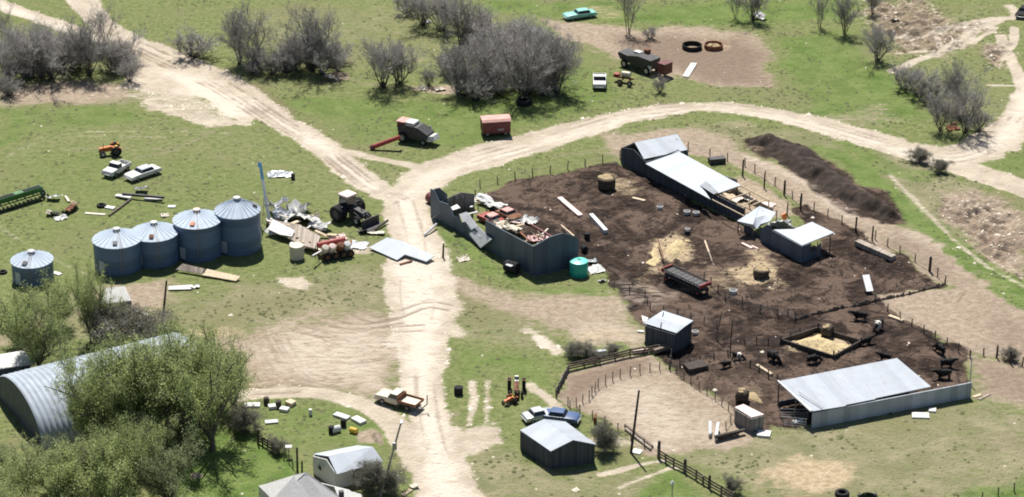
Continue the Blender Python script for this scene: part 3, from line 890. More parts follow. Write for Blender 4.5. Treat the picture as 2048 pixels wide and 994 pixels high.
# grain bins
def grain_bin(label, px, py, r, h, rise, extras, group):
    b = thing('grain_bin', label, 'grain bin', PG(px, py), R(-100), group)
    g = G()
    prof = [(r, -0.2)]
    k = int(h / 0.45)
    for i in range(k):
        z = h * i / k
        prof += [(r, z), (r + 0.025, z + h / k * 0.5)]
    prof += [(r, h), (r - 0.05, h)]
    g.lathe(prof, 48)
    w = g.build('wall', M['binwall'], b, True)
    g = G()
    n = 48
    vs, fs = [(0, 0, h + rise)], []
    rr = [(0.35, 1.0), (1.0, 0.0)]
    ring0 = [(0.4 * math.cos(2 * math.pi * i / n), 0.4 * math.sin(2 * math.pi * i / n), h + rise * (1 - 0.4 / r)) for i in range(n)]
    ro = r + 0.14
    zo = h - 0.05
    g.lathe([(ro, zo - 0.05), (ro, zo), (0.42, h + rise * (1 - 0.42 / r)), (0.42, h + rise * (1 - 0.42 / r) + 0.05)], 48)
    nr = 24
    for i in range(nr):
        t = 2 * math.pi * i / nr
        c, s = math.cos(t), math.sin(t)
        g.tube((ro * c, ro * s, zo + 0.03), (0.45 * c, 0.45 * s, h + rise * (1 - 0.42 / r) + 0.03), *extras.get('rib', (0.028, 0.015)), 4, False)
    rf = g.build('roof', M['binroof'], b)
    g = G()
    z = h + rise * (1 - 0.42 / r)
    g.lathe([(0.44, z), (0.44, z + 0.2), (0.52, z + 0.2), (0.5, z + 0.3), (0.0, z + 0.5)], 20)
    g.build('roof_cap', M[extras.get('cap', 'whitemetal')], rf, True)
    g = G()     # roof ladder and wall ladder, facing the yard
    a = extras.get('lad', R(30))
    for o in (-0.2, 0.2):
        ca, sa = math.cos(a), math.sin(a)
        p0 = Vector((ro * ca - o * sa, ro * sa + o * ca, zo + 0.1))
        p1 = Vector((0.5 * ca - o * sa, 0.5 * sa + o * ca, z + 0.12))
        g.tube(p0, p1, 0.025, n=4)
        g.tube((p0.x, p0.y, 0.3), p0, 0.025, n=4)
    for i in range(12):
        f = i / 11
        p0 = Vector((ro * ca + 0.2 * sa, ro * sa - 0.2 * ca, zo + 0.1)).lerp(Vector((0.5 * ca + 0.2 * sa, 0.5 * sa - 0.2 * ca, z + 0.12)), f)
        g.tube(p0, p0 + Vector((-0.4 * sa, 0.4 * ca, 0)), 0.018, n=4)
        q0 = Vector((ro * ca + 0.2 * sa, ro * sa - 0.2 * ca, 0.4 + (zo - 0.4) * f))
        g.tube(q0, q0 + Vector((-0.4 * sa, 0.4 * ca, 0)), 0.018, n=4)
    g.build('ladder', M['steel'], b)
    g = G()
    a2 = a - 0.28
    rm = r * 0.78
    g.at(rm * math.cos(a2), rm * math.sin(a2), h + rise * (1 - rm / r) + 0.08, a2, 0, math.atan2(rise, r))
    g.box(0, 0, 0.05, 0.65, 0.6, 0.12)
    g.at()
    g.build('hatch', M[extras.get('hatch', 'darksteel')], rf)
    g = G()
    a3 = R(-25) if 'door' not in extras else extras['door']
    g.at((r + 0.05) * math.cos(a3), (r + 0.05) * math.sin(a3), 0, a3)
    g.box(0, 0, 1.15, 0.06, 0.9, 1.7)
    g.at()
    g.build('door', M['wallmetal'], w)
    return b


GB = 'grain bins standing in a row'
grain_bin('low grey grain bin standing alone at the left, with a white roof cap', 67, 557, 2.75, 2.9, 1.15, dict(lad=R(10), hatch='darksteel'), None)
grain_bin('grain bin at the left end of the row of four, tree crown in front', 238, 532, 3.25, 4.2, 1.35, dict(lad=R(28)), GB)
grain_bin('shorter grain bin second from the left in the row of four', 312, 518, 3.2, 4.15, 1.35, dict(lad=R(25), hatch='rust'), GB)
grain_bin('grain bin third in the row of four, with a pinkish cap and orange hatch', 398, 505, 3.25, 5.1, 1.35, dict(cap='pinkwhite', lad=R(18), hatch='orange'), GB)
grain_bin('tallest grain bin with ribbed pointed roof at the right end of the row', 478.5, 494, 3.05, 5.7, 1.8, dict(rib=(0.06, 0.03), lad=R(120)), GB)


# quonset hut
def quonset():
    A = PG(38, 843)
    hdg, L = R(30.5), 23.0
    w, h = 7.8, 5.1
    b = thing('quonset_hut', 'arched ribbed metal hut behind the leafy trees at the lower left', 'hut', A, hdg)
    n, per = 40, 0.72
    ns = int(L / per * 6)
    g = G()
    vs, fs = [], []
    for i in range(ns + 1):
        x = L * i / ns
        k = 0.17 * abs(math.sin(math.pi * x / per)) ** 0.8
        for j in range(n + 1):
            t = math.pi * j / n
            vs.append((x, -(w + k) * math.cos(t), -0.1 + (h + k) * math.sin(t) ** 0.92))
    for i in range(ns):
        for j in range(n):
            a = i * (n + 1) + j
            fs.append((a, a + 1, a + n + 2, a + n + 1))
    g.add(vs, fs)
    g.build('roof', M['quonset'], b, True)
    for x, nm in ((0.15, 'end_wall'), (L - 0.35, 'end_wall')):
        g = G()
        g.prism([(-(w - 0.05) * math.cos(math.pi * j / n), -0.15 + (h - 0.05) * math.sin(math.pi * j / n) ** 0.92) for j in range(n + 1)], -0.05, 0.05)
        o = g.build(nm, M['quonend'], b)
        o.rotation_euler = (0, 0, R(90))
        o.location = (x, 0, 0)
    g = G()
    g.box(0.24, 0, 1.6, 0.06, 5.0, 3.2)
    g.build('sliding_door', M['darksteel'], b)
    return b


quonset()


# roofless shop: blue-grey sheet walls, the roof blown away
def shop():
    hdg, L, A = hd((1067, 553), (862, 433))
    b = thing('roofless_shop', 'roofless shop with tall blue grey walls and wreckage lying inside', 'shop building', A, hdg)
    # local x runs along the front wall away from the gable corner, y to the viewer's left of it -> the inside is at -y
    C = PG(1156, 533)
    W = (C - A).length
    inv = Matrix.Rotation(-hdg, 3, 'Z')
    c = inv @ (C - A)
    sg = -1 if c.y < 0 else 1
    gdir = Vector((c.x, c.y)).normalized()

    def q(x, y):
        return (x + gdir.x * y, gdir.y * y)
    H = 4.5
    bw = M['bluewall']
    wall_sheet(b, q(0, 0), q(11.0, 0), H, H - 0.1, bw, t=0.14, top=[(0.6, H - 0.15)])
    wall_sheet(b, q(0, 0.08), q(0, W), H + 0.05, H - 0.3, bw, t=0.14, top=[(0.35, H + 0.9), (0.62, H + 1.05), (0.85, H + 0.45)])
    wall_sheet(b, q(11.0, 0), q(L - 7.6, 0), 2.6, 1.9, bw, t=0.14, top=[(0.15, 1.7), (0.45, 2.3), (0.6, 1.6), (0.85, 2.4)])
    wall_sheet(b, q(L - 7.6, 0), q(L - 4.4, 0), 1.9, 3.5, bw, t=0.14, top=[(0.3, 2.6), (0.6, 2.2)])
    wall_sheet(b, q(L - 4.4, 0), q(L, 0), 3.6, 4.4, bw, t=0.14, top=[(0.5, 3.2), (0.8, 4.5)])
    wall_sheet(b, q(L, 0.08), q(L, 2.6), 4.2, 3.0, bw, t=0.14, top=[(0.5, 4.3)])
    wall_sheet(b, q(L, 2.6), q(L, W), 2.4, 2.2, M['greyboards'], t=0.12, top=[(0.5, 2.9)])
    # bare studs and top plate left of the back wall
    g = G()
    for i in range(12):
        x = L * 0.04 + i * L * 0.92 / 11
        hh = 1.0 + 0.8 * abs(math.sin(i * 2.3))
        p = q(x, W)
        g.tube((p[0], p[1], -0.1), (p[0] + 0.1 * math.sin(i), p[1], hh), 0.06, n=4)
    p0, p1 = q(0.5, W), q(L * 0.45, W)
    g.tube((p0[0], p0[1], 1.4), (p1[0], p1[1], 1.2), 0.07, n=4)
    g.build('stud_frame', M['wood'], b)
    g = G()
    p0, p1, p2, p3 = q(-0.1, -0.1), q(L, -0.1), q(L, W), q(-0.1, W)
    g.slab([(p0[0], p0[1], 0.06), (p1[0], p1[1], 0.06), (p2[0], p2[1], 0.06), (p3[0], p3[1], 0.06)][::(1 if sg > 0 else -1)], 0.5)
    g.build('floor_slab', M['earth'], b)
    g = G()
    for x0, x1, lean in ((L * 0.56, L * 0.46, 0.6), ):
        pass
    return b, q, L, W, hdg


SHOP, SQ, SL, SW, SH = shop()


def at_px(px, py, z=0.0):
    p = P(px, py, z)
    return p


def panel(name, label, cat, pts, m, t=0.08, group=None, wave=0.0):
    """a loose sheet or board panel; pts = [(px, py, z above ground)]"""
    w = [P(a[0], a[1], a[2]) for a in pts]
    c = sum(w, Vector((0, 0, 0))) / len(w)
    c.z = 0
    g = G()
    g.slab([p - c for p in w], t)
    o = g.build(name, m)
    if wave:
        pass
    o.location = c
    return tag(o, label, cat, group)


def crumple(name, label, cat, px, py, sx, sy, h, m, rz=0.0, seed=1, group=None, amp=0.35):
    """a crumpled metal sheet: a folded grid with depth"""
    rr = random.Random(seed)
    nx_, ny_ = 9, 6
    g = G()
    vs = []
    ph = rr.uniform(0, 6)
    for i in range(nx_ + 1):
        for j in range(ny_ + 1):
            u, v = i / nx_ - 0.5, j / ny_ - 0.5
            z = h * (0.35 + 0.5 * abs(math.sin(3.1 * u + ph))) * (0.6 + 0.5 * math.cos(2.2 * v + ph)) + rr.uniform(-amp, amp) * 0.4 * h + 0.06
            vs.append((u * sx + rr.uniform(-amp, amp) * sx / nx_, v * sy + rr.uniform(-amp, amp) * sy / ny_, max(z, 0.04)))
    n = len(vs)
    fs = []
    for i in range(nx_):
        for j in range(ny_):
            a = i * (ny_ + 1) + j
            fs.append((a, a + ny_ + 1, a + ny_ + 2, a + 1))
    vs2 = [(x, y, z - 0.035) for x, y, z in vs]
    rim = []
    per = [i * (ny_ + 1) for i in range(nx_ + 1)] + [nx_ * (ny_ + 1) + j for j in range(1, ny_ + 1)] + [i * (ny_ + 1) + ny_ for i in range(nx_ - 1, -1, -1)] + [j for j in range(ny_ - 1, 0, -1)]
    for a, b2 in zip(per, per[1:] + per[:1]):
        rim.append((a, b2, n + b2, n + a))
    g.add(vs + vs2, fs + [tuple(n + k for k in reversed(f)) for f in fs] + rim)
    o = g.build(name, m)
    o.location = PG(px, py)
    o.rotation_euler = (0, 0, rz)
    return tag(o, label, cat, group)


def bar(name, label, cat, a, b, w, h, m, za=0.0, zb=0.0, group=None, bevel=0.0):
    """a board, beam, log or trough lying between two plan points"""
    A, B = PG(a[0], a[1]), PG(b[0], b[1])
    A, B = P(a[0], a[1], A.z + za), P(b[0], b[1], B.z + zb)
    c = (A + B) / 2
    d = B - A
    g = G()
    L = d.length
    g.box(0, 0, h / 2, L, w, h)
    o = g.build(name, m, None, False, bevel)
    o.location = c
    o.rotation_euler = (0, -math.asin(max(-1, min(1, d.z / L))), math.atan2(d.y, d.x))
    return tag(o, label, cat, group)


def pipe(name, label, cat, a, b, r, m, za=0.0, zb=0.0, r1=None, group=None):
    A, B = PG(a[0], a[1]), PG(b[0], b[1])
    A, B = P(a[0], a[1], A.z + za + r), P(b[0], b[1], B.z + zb + (r1 or r))
    g = G()
    c = A.copy()
    g.tube((0, 0, 0), B - A, r, r1, 8)
    o = g.build(name, m, None, True)
    o.location = c
    return tag(o, label, cat, group)


# debris of the shop, each piece lying where it fell
panel('wall_panel', 'pale sheathed wall panel leaning out of the gap, left of the two', 'wall panel', [(919, 429, 1.6), (934, 424, 2.4), (957, 453, 2.4), (938, 466, 0.9)], M['whitemetal'], 0.1)
panel('wall_panel', 'pale sheathed wall panel leaning out of the gap, right of the two', 'wall panel', [(939, 468, 0.9), (958, 454, 2.4), (984, 479, 2.4), (962, 496, 0.4)], M['whitemetal'], 0.1)
panel('metal_sheet', 'white bent sheet lying on the broken wall top by the dark corner', 'metal sheet', [(902, 415, 3.4), (914, 409, 3.6), (921, 416, 3.6), (906, 421, 3.3)], M['white'], 0.06)
pipe('pipe', 'pale bent pipe sticking out of the shop wall onto the road', 'pipe', (849, 470), (873, 448), 0.17, M['whitemetal'], 0.05, 0.5)
pipe('beam', 'greenish grey beam leaning on the dark shop corner', 'beam', (864, 437), (884, 424), 0.12, M['steel'], 0.2, 1.4)


def lc(par, p):
    return Matrix.Rotation(-par.rotation_euler.z, 3, 'Z') @ (Vector(p) - Vector(par.location))


def px_slab(par, name, pts, m, t=0.07):
    g = G()
    g.slab([lc(par, P(*p)) for p in pts], t)
    return g.build(name, m, par)


def px_wall(par, a, b, h0, h1, m, name='wall', t=0.12, top=None):
    A, B = lc(par, PG(*a)), lc(par, PG(*b))
    o = wall_sheet(par, (A.x, A.y), (B.x, B.y), h0, h1, m, name, t, -0.2, top)
    return o


def px_post(par, a, h, r, m, name='post', lean=(0, 0)):
    A = lc(par, PG(*a))
    g = G()
    g.tube((0, 0, -0.2), (lean[0], lean[1], h), r, r * 0.9, 6)
    o = g.build(name, m, par)
    o.location = A
    return o


# ---- barn range on the north side of the corral: gabled shed, long low shed, torn sheds
rz, L, A = hd((1290, 352), (1375, 334))
hut = thing('gabled_shed', 'small dark gabled shed with grey tin roof above the corral', 'shed', A, rz)
mw = M['darkwall']
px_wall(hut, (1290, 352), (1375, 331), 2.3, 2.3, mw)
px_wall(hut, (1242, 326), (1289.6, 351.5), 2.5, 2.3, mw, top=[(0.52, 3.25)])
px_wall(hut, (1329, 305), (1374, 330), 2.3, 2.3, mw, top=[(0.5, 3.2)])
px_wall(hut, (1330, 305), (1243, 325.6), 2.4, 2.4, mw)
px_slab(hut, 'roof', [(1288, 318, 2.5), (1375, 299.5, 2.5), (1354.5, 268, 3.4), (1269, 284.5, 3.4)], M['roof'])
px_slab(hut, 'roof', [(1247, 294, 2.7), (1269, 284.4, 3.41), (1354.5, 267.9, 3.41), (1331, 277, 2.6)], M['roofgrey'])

rz, L, A = hd((1291, 353), (1487, 446))
barn = thing('long_shed', 'long low shed with bright white tin roof, torn open at its right end', 'shed', A, rz)
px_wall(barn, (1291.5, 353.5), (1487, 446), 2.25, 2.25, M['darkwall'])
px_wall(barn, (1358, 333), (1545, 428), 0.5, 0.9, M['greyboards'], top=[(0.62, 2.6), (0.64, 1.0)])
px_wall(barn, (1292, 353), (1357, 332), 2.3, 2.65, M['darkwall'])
px_slab(barn, 'roof', [(1291, 328, 2.4), (1421, 399.5, 2.4), (1412, 386, 2.45), (1399, 371, 2.55), (1418, 374, 2.55), (1437, 387, 2.5), (1482, 371, 2.85), (1358, 304, 2.85)][::-1], M['roofbright'])
px_slab(barn, 'torn_sheet', [(1400, 371.5, 2.7), (1412, 362, 3.0), (1436, 384, 2.9), (1428, 389, 2.62)], M['roofgrey'], 0.04)
g = G()
for a, b, z0, z1 in (((1481, 371), (1538, 401), 2.6, 2.4), ((1437, 388), (1490, 414), 2.3, 2.1), ((1442, 386), (1480, 373), 2.4, 2.5), ((1488, 410), (1512, 398), 2.2, 2.3), ((1460, 398), (1500, 384), 2.3, 2.5), ((1424, 399), (1488, 432), 2.3, 2.25), ((1500, 412), (1530, 400), 2.0, 2.3)):
    p, q = lc(barn, P(a[0], a[1], z0)), lc(barn, P(b[0], b[1], z1))
    g.tube(p, q, 0.09, n=4)
for a, z in (((1538, 401), 2.4), ((1512, 398), 2.3), ((1490, 414), 2.1), ((1500, 384), 2.5)):
    p = lc(barn, P(a[0], a[1], z))
    g.tube((p.x, p.y, -0.1), p, 0.08, n=4)
g.build('rafter_frame', M['palewood'], barn)

rz, L, A = hd((1488, 470), (1604, 527))
torn = thing('torn_shed', 'low shed with two separate pale roof sheets, broken open in the middle', 'shed', A, rz)
px_slab(torn, 'roof', [(1474, 442, 2.1), (1506, 449, 2.1), (1513, 458, 1.3), (1521, 448, 2.1), (1540, 442, 2.3), (1552, 425, 2.6), (1519, 412, 2.6)], M['roofbright'], 0.08)
px_slab(torn, 'roof', [(1547, 459, 2.55), (1604, 490.5, 2.55), (1668, 465, 2.8), (1624, 443.5, 2.8), (1588, 458, 2.68)], M['roofbright'], 0.1)
px_wall(torn, (1521, 484), (1541, 492), 2.0, 3.2, M['bluewall'], top=[(0.5, 2.9)])
px_wall(torn, (1541.5, 492.5), (1603, 526), 2.5, 2.5, M['bluewall'])
px_wall(torn, (1488, 462), (1521, 478), 0.9, 0.5, M['darkwall'], top=[(0.3, 1.4), (0.6, 0.7)])
px_wall(torn, (1604, 525), (1640, 512), 2.5, 2.0, M['bluewall'], top=[(0.4, 2.5), (0.5, 0.9)])
for a, h in (((1659, 507), 2.75), ((1618, 482), 2.7), ((1634, 516), 2.5), ((1476, 464), 2.0), ((1506, 474), 2.0), ((1552, 452), 2.4)):
    px_post(torn, a, h, 0.09, M['wood'])
crumple('metal_sheet', 'crumpled white roof sheet on top of the torn shed, nearer the gap', 'metal sheet', 1567, 463, 3.6, 1.4, 2.2, M['whitemetal'], R(-30), 3)
crumple('metal_sheet', 'crumpled white roof sheet tangled behind the torn shed by an orange scrap', 'metal sheet', 1558, 452, 3.2, 1.6, 2.4, M['white'], R(15), 9)
bar('board', 'orange brown board sticking up behind the torn shed', 'board', (1566, 440), (1574, 436), 0.35, 0.9, M['orange'], 1.0, 1.2)
bar('board', 'pale short board on the mud in front of the broken shed middle', 'board', (1484, 487), (1504, 497), 0.4, 0.12, M['pinkwhite'])
bar('board', 'pale splinter of board beside the short board below the torn shed', 'board', (1503, 492), (1516, 498), 0.25, 0.1, M['pinkwhite'])
for i, (x, y, s, m) in enumerate(((1452, 396, 1.6, 'palewood'), (1475, 402, 1.3, 'pinkwhite'), (1468, 384, 1.4, 'palewood'), (1500, 402, 1.5, 'white'), (1530, 410, 1.8, 'pinkwhite'))):
    lab = ('tan splintered sheet on the open floor, first past the bright roof', 'pinkish scrap panel between the bare rafters', 'tan scrap under the back rafter of the roofless bay', 'white scrap board by the upper corner of the bare rafters', 'pinkish scrap heap behind the pale roof sheet of the torn shed')[i]
    crumple('scrap_sheet', lab, 'scrap', x, y, s * 1.6, s, 0.5, M[m], R(40 * i), 20 + i)

# ---- dark barn by the drive
rz, L, A = hd((1100, 938), (1041, 899))
C = PG(1187, 926)
W = (C - A).length
b = thing('old_barn', 'dark walled barn with pale grey gabled tin roof beside the drive', 'barn', A, rz)
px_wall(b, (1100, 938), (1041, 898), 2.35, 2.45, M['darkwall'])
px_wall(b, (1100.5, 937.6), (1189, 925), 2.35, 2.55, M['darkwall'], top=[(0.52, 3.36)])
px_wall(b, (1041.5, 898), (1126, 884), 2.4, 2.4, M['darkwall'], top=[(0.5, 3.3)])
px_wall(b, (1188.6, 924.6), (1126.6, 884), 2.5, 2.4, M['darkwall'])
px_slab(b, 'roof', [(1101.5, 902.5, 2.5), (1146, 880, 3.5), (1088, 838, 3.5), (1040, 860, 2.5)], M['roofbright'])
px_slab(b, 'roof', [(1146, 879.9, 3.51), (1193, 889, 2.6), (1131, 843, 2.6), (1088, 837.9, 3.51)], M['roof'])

# ---- well house at the pens
rz, L, A = hd((1290, 689), (1349, 705))
b = thing('pump_house', 'small square shed with bright tin roof and dark walls at the pens', 'shed', A, rz)
for a, c in (((1290, 688), (1349, 706)), ((1349.4, 705.6), (1382, 684)), ((1382, 683), (1325, 666)), ((1324.6, 666.4), (1290.4, 687.6))):
    px_wall(b, a, c, 2.6, 2.6, M['darkwall'])
px_slab(b, 'roof', [(1286, 645.5, 2.75), (1353, 666, 2.75), (1371, 652, 3.25), (1306, 633.5, 3.25)], M['roofbright'])
px_slab(b, 'roof', [(1306, 633.4, 3.25), (1371, 651.9, 3.25), (1387, 641, 2.85), (1326, 621, 2.85)], M['roofbright'])
g = G()
p, q = lc(b, P(1327, 624, 3.15)), lc(b, P(1321, 654, 3.0))
g.tube(p, q, 0.06, n=5)
g.build('roof_pipe', M['darksteel'], b)
px_slab(b, 'eave_flap', [(1283, 631, 2.9), (1297, 636, 2.9), (1294, 643, 2.7), (1286, 644, 2.6)], M['white'])

# ---- box shed beside the sandy pen
rz, L, A = hd((1503, 866), (1470, 845))
b = thing('box_shed', 'small grey plank box shed with flat white roof', 'shed', A, rz)
for a, c in (((1503, 866), (1469, 846)), ((1503.4, 865.6), (1526, 859)), ((1526, 858.6), (1486, 838)), ((1485.6, 838), (1469.4, 845.6))):
    px_wall(b, a, c, 1.9, 1.9, M['greyboards'])
px_slab(b, 'roof', [(1469.5, 814, 2.0), (1503, 834.5, 2.0), (1528, 828.5, 2.05), (1487, 808, 2.05)], M['pinkwhite'], 0.1)

# ---- open fronted loafing shed
rz, L, A = hd((1623, 856), (1941, 795))
b = thing('open_shed', 'big open sided cattle shed with pale roof and long white front wall', 'shed', A, rz)
px_wall(b, (1623, 856), (1941, 795), 2.05, 2.1, M['wallmetal'], t=0.14)
px_slab(b, 'roof', [(1621, 823, 2.25), (1690, 812, 2.25), (1694, 809, 2.25), (1750, 798, 2.25), (1752, 796, 2.25), (1862, 773, 2.25), (1794, 716, 2.95), (1556, 762.5, 2.95)], M['roof'], 0.1)
for a, h in (((1556, 809), 2.9), ((1590, 834), 2.55), ((1640, 793), 2.8), ((1716, 778), 2.8), ((1792, 761), 2.85)):
    px_post(b, a, h, 0.1, M['wood'])
px_wall(b, (1558, 811), (1791, 764), 0.7, 0.7, M['darkwall'], name='back_boards')
px_slab(b, 'eave_strip', [(1554, 762.5, 3.0), (1557, 761.5, 3.0), (1625, 822, 2.29), (1620, 823.5, 2.29)], M['whitemetal'], 0.12)
g = G()
p, q = lc(b, P(1598, 783, 2.95)), lc(b, P(1646, 815, 2.5))
g.tube(p, q, 0.06, n=5)
g.build('roof_pipe', M['steel'], b)


def gate(label, a, c, h=1.25, m='steel'):
    rz, L, A = hd(a, c)
    t = thing('gate_panel', label, 'gate', A, rz)
    g = G()
    for z in (0.2, 0.5, 0.8, h):
        g.tube((0, 0, z), (L, 0, z), 0.035, n=5)
    g.build('rail', M[m], t)
    for x in (0.02, L / 2, L - 0.02):
        g = G()
        g.tube((x, 0, -0.05), (x, 0, h + 0.05), 0.045, n=5)
        g.build('upright', M[m], t)
    return t


gate('bent steel gate under the open end of the cattle shed, upper one', (1560, 836), (1616, 838))
gate('steel gate panel under the open end of the cattle shed, lower one', (1566, 852), (1612, 856))
bar('feed_tub', 'pale trough on the dark floor in the open end of the cattle shed', 'trough', (1586, 848), (1606, 844), 0.7, 0.35, M['silver'], bevel=0.1)

# ---- the house and its white garage at the bottom edge
rz, L, A = hd((524, 996), (700, 960))
b = thing('house', 'house with grey shingled hip roof at the bottom edge', 'house', PG(600, 1030), R(20))
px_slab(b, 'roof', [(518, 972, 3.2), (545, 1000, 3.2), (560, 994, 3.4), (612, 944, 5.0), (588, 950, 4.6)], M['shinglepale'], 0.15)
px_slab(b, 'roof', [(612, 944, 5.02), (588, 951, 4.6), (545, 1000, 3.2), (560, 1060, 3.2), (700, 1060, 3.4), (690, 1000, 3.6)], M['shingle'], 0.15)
px_slab(b, 'porch_roof', [(668, 975, 3.0), (722, 990, 2.6), (735, 1030, 2.6), (690, 1030, 3.0)], M['shinglepale'], 0.12)
g = G()
p = lc(b, P(683, 998, 3.4))
g.box(p.x, p.y, 3.6, 0.5, 0.5, 1.6)
g.build('chimney', M['darksteel'], b)
for a, c in (((520, 1012), (590, 1085)), ((590, 1085), (715, 1060)), ((715, 1060), (700, 1020)), ((520, 1012), (590, 992)), ((590, 992), (700, 1020))):
    px_wall(b, a, c, 2.6, 2.6, M['white'])

rz, L, A = hd((672, 978), (764, 953))
b = thing('garage', 'white garage with steep blue grey metal roof next to the house', 'garage', A, rz)
px_wall(b, (672, 978), (704, 969.5), 2.15, 2.15, M['white'])
px_wall(b, (735, 961), (764, 953), 2.1, 2.1, M['white'])
px_wall(b, (704, 969.5), (735, 961), 2.1, 2.1, M['white'], top=[(0.02, 1.95), (0.98, 1.95)])
px_wall(b, (627.5, 947), (671.6, 977.4), 2.3, 2.1, M['white'], top=[(0.62, 3.1)])
px_wall(b, (719, 925), (763.6, 952.6), 2.3, 2.1, M['white'], top=[(0.62, 3.1)])
px_wall(b, (719, 925), (628, 946.6), 2.3, 2.3, M['white'])
g = G()
A1, B1 = lc(b, PG(706, 970)), lc(b, PG(733, 962.5))
g.box((A1.x + B1.x) / 2, min(A1.y, B1.y) - 0.02, 0.95, (B1.x - A1.x), 0.06, 1.9)
g.build('door', M['darksteel'], b)  # dark panel stands in for the shade of the open doorway
g = G()
p = lc(b, P(640, 926, 2.6))
g.box(p.x - 0.05, p.y, 2.0, 0.15, 0.6, 0.5)
g.build('window', M['glass'], b)
px_slab(b, 'roof', [(674, 948.5, 2.2), (766, 922, 2.2), (746, 893.5, 3.25), (657, 912.5, 3.25)], M['roofbright'], 0.08)
px_slab(b, 'roof', [(657, 912.4, 3.26), (746, 893.4, 3.26), (714, 890.5, 2.4), (626, 908, 2.4)], M['roofbright'], 0.08)

# ---- flattened little sheds at the left
rz, L, A = hd((196, 616), (264, 606))
b = thing('collapsed_shed', 'low collapsed shed with pale grey roof beside the grey brush', 'shed', A, rz)
px_slab(b, 'roof', [(193, 609, 1.3), (263, 601, 1.3), (250, 572, 1.9), (212, 576, 1.9)], M['shinglepale'], 0.15)
px_wall(b, (200, 629), (263, 619), 1.2, 1.2, M['darkwall'])
px_wall(b, (263, 619), (252, 604), 1.2, 1.5, M['darkwall'])
rz, L, A = hd((0, 758), (62, 746))
b = thing('low_shed', 'low shed with white metal roof hidden behind the leafy tree by the hut', 'shed', A, rz)
px_slab(b, 'roof', [(-30, 742, 2.0), (66, 727, 2.0), (50, 700, 2.4), (-20, 712, 2.4)], M['white'], 0.12)
px_wall(b, (-26, 770), (62, 755), 1.9, 1.9, M['darkwall'])
px_wall(b, (62, 755), (46, 735), 1.9, 2.2, M['darkwall'])


# ---------------------------------------------------------------- vehicles and machines
_wm = {}


def wheel(par, x, y, r, w, rim='steel', z=None):
    k = (r, w, rim)
    if k not in _wm:
        g = G()
        g.lathe([(r * .55, -w / 2), (r * .93, -w / 2), (r, -w * .28), (r, w * .28), (r * .93, w / 2), (r * .55, w / 2)], 18, 'Y', close=True)
        t = g.mesh('wheel', M['black'], True)
        g = G()
        g.lathe([(0.001, -w * .36), (r * .3, -w * .3), (r * .57, -w * .4), (r * .57, w * .4), (r * .3, w * .3), (0.001, w * .36)], 14, 'Y')
        _wm[k] = (t, g.mesh('rim', M[rim], True))
    t, rm = _wm[k]
    o = inst(t, 'wheel', par, (x, y, r if z is None else z))
    inst(rm, 'rim', o)
    return o


def car(name, label, a, b_, L, W, paint, roofpaint=None, group=None, trunk=True, wheels=True, cabx=-0.25):
    hdg, d, A = hd(a, b_)
    c = (A + PG(*b_)) / 2
    t = thing(name, label, 'car', c, hdg, group)
    x = L / 2
    g = G()
    prof = [(-x, 0.38), (x, 0.38), (x + 0.05, 0.62), (x - 0.1, 0.86), (x - 0.5, 0.96), (0.22 * L, 1.0), (-0.28 * L, 1.0), (-x + 0.3, 0.97), (-x, 0.88), (-x - 0.03, 0.6)]
    g.prism(prof, -W / 2, W / 2)
    g.build('body', M[paint], t, True, 0.09)
    g = G()
    g.box(cabx, 0, 1.19, L * 0.46, W * 0.9, 0.46, 0.74)
    g.build('window', M['glass'], t, False, 0.04)
    g = G()
    g.box(cabx, 0, 1.44, L * 0.36, W * 0.72, 0.09, 0.9)
    for sx in (-1, 1):
        for sy in (-1, 1):
            g.tube((cabx + sx * L * 0.225, sy * W * 0.44, 0.97), (cabx + sx * L * 0.17, sy * W * 0.335, 1.43), 0.04, n=4)
    g.build('roof', M[roofpaint or paint], t, False, 0.02)
    for s, n in ((x + 0.06, 'bumper'), (-x - 0.05, 'bumper')):
        g = G()
        g.box(s, 0, 0.5, 0.12, W * 0.95, 0.16)
        g.build(n, M['silver'], t, False, 0.03)
    for sy in (-1, 1):
        g = G()
        g.lathe([(0.1, 0), (0.12, 0.05), (0.001, 0.08)], 10, 'X', (x + 0.01, sy * W * 0.36, 0.72))
        g.build('headlight', M['white'], t)
        for sx in (-1, 1):
            if wheels:
                wheel(t, sx * L * 0.3, sy * (W / 2 - 0.1), 0.33, 0.2)
    return t


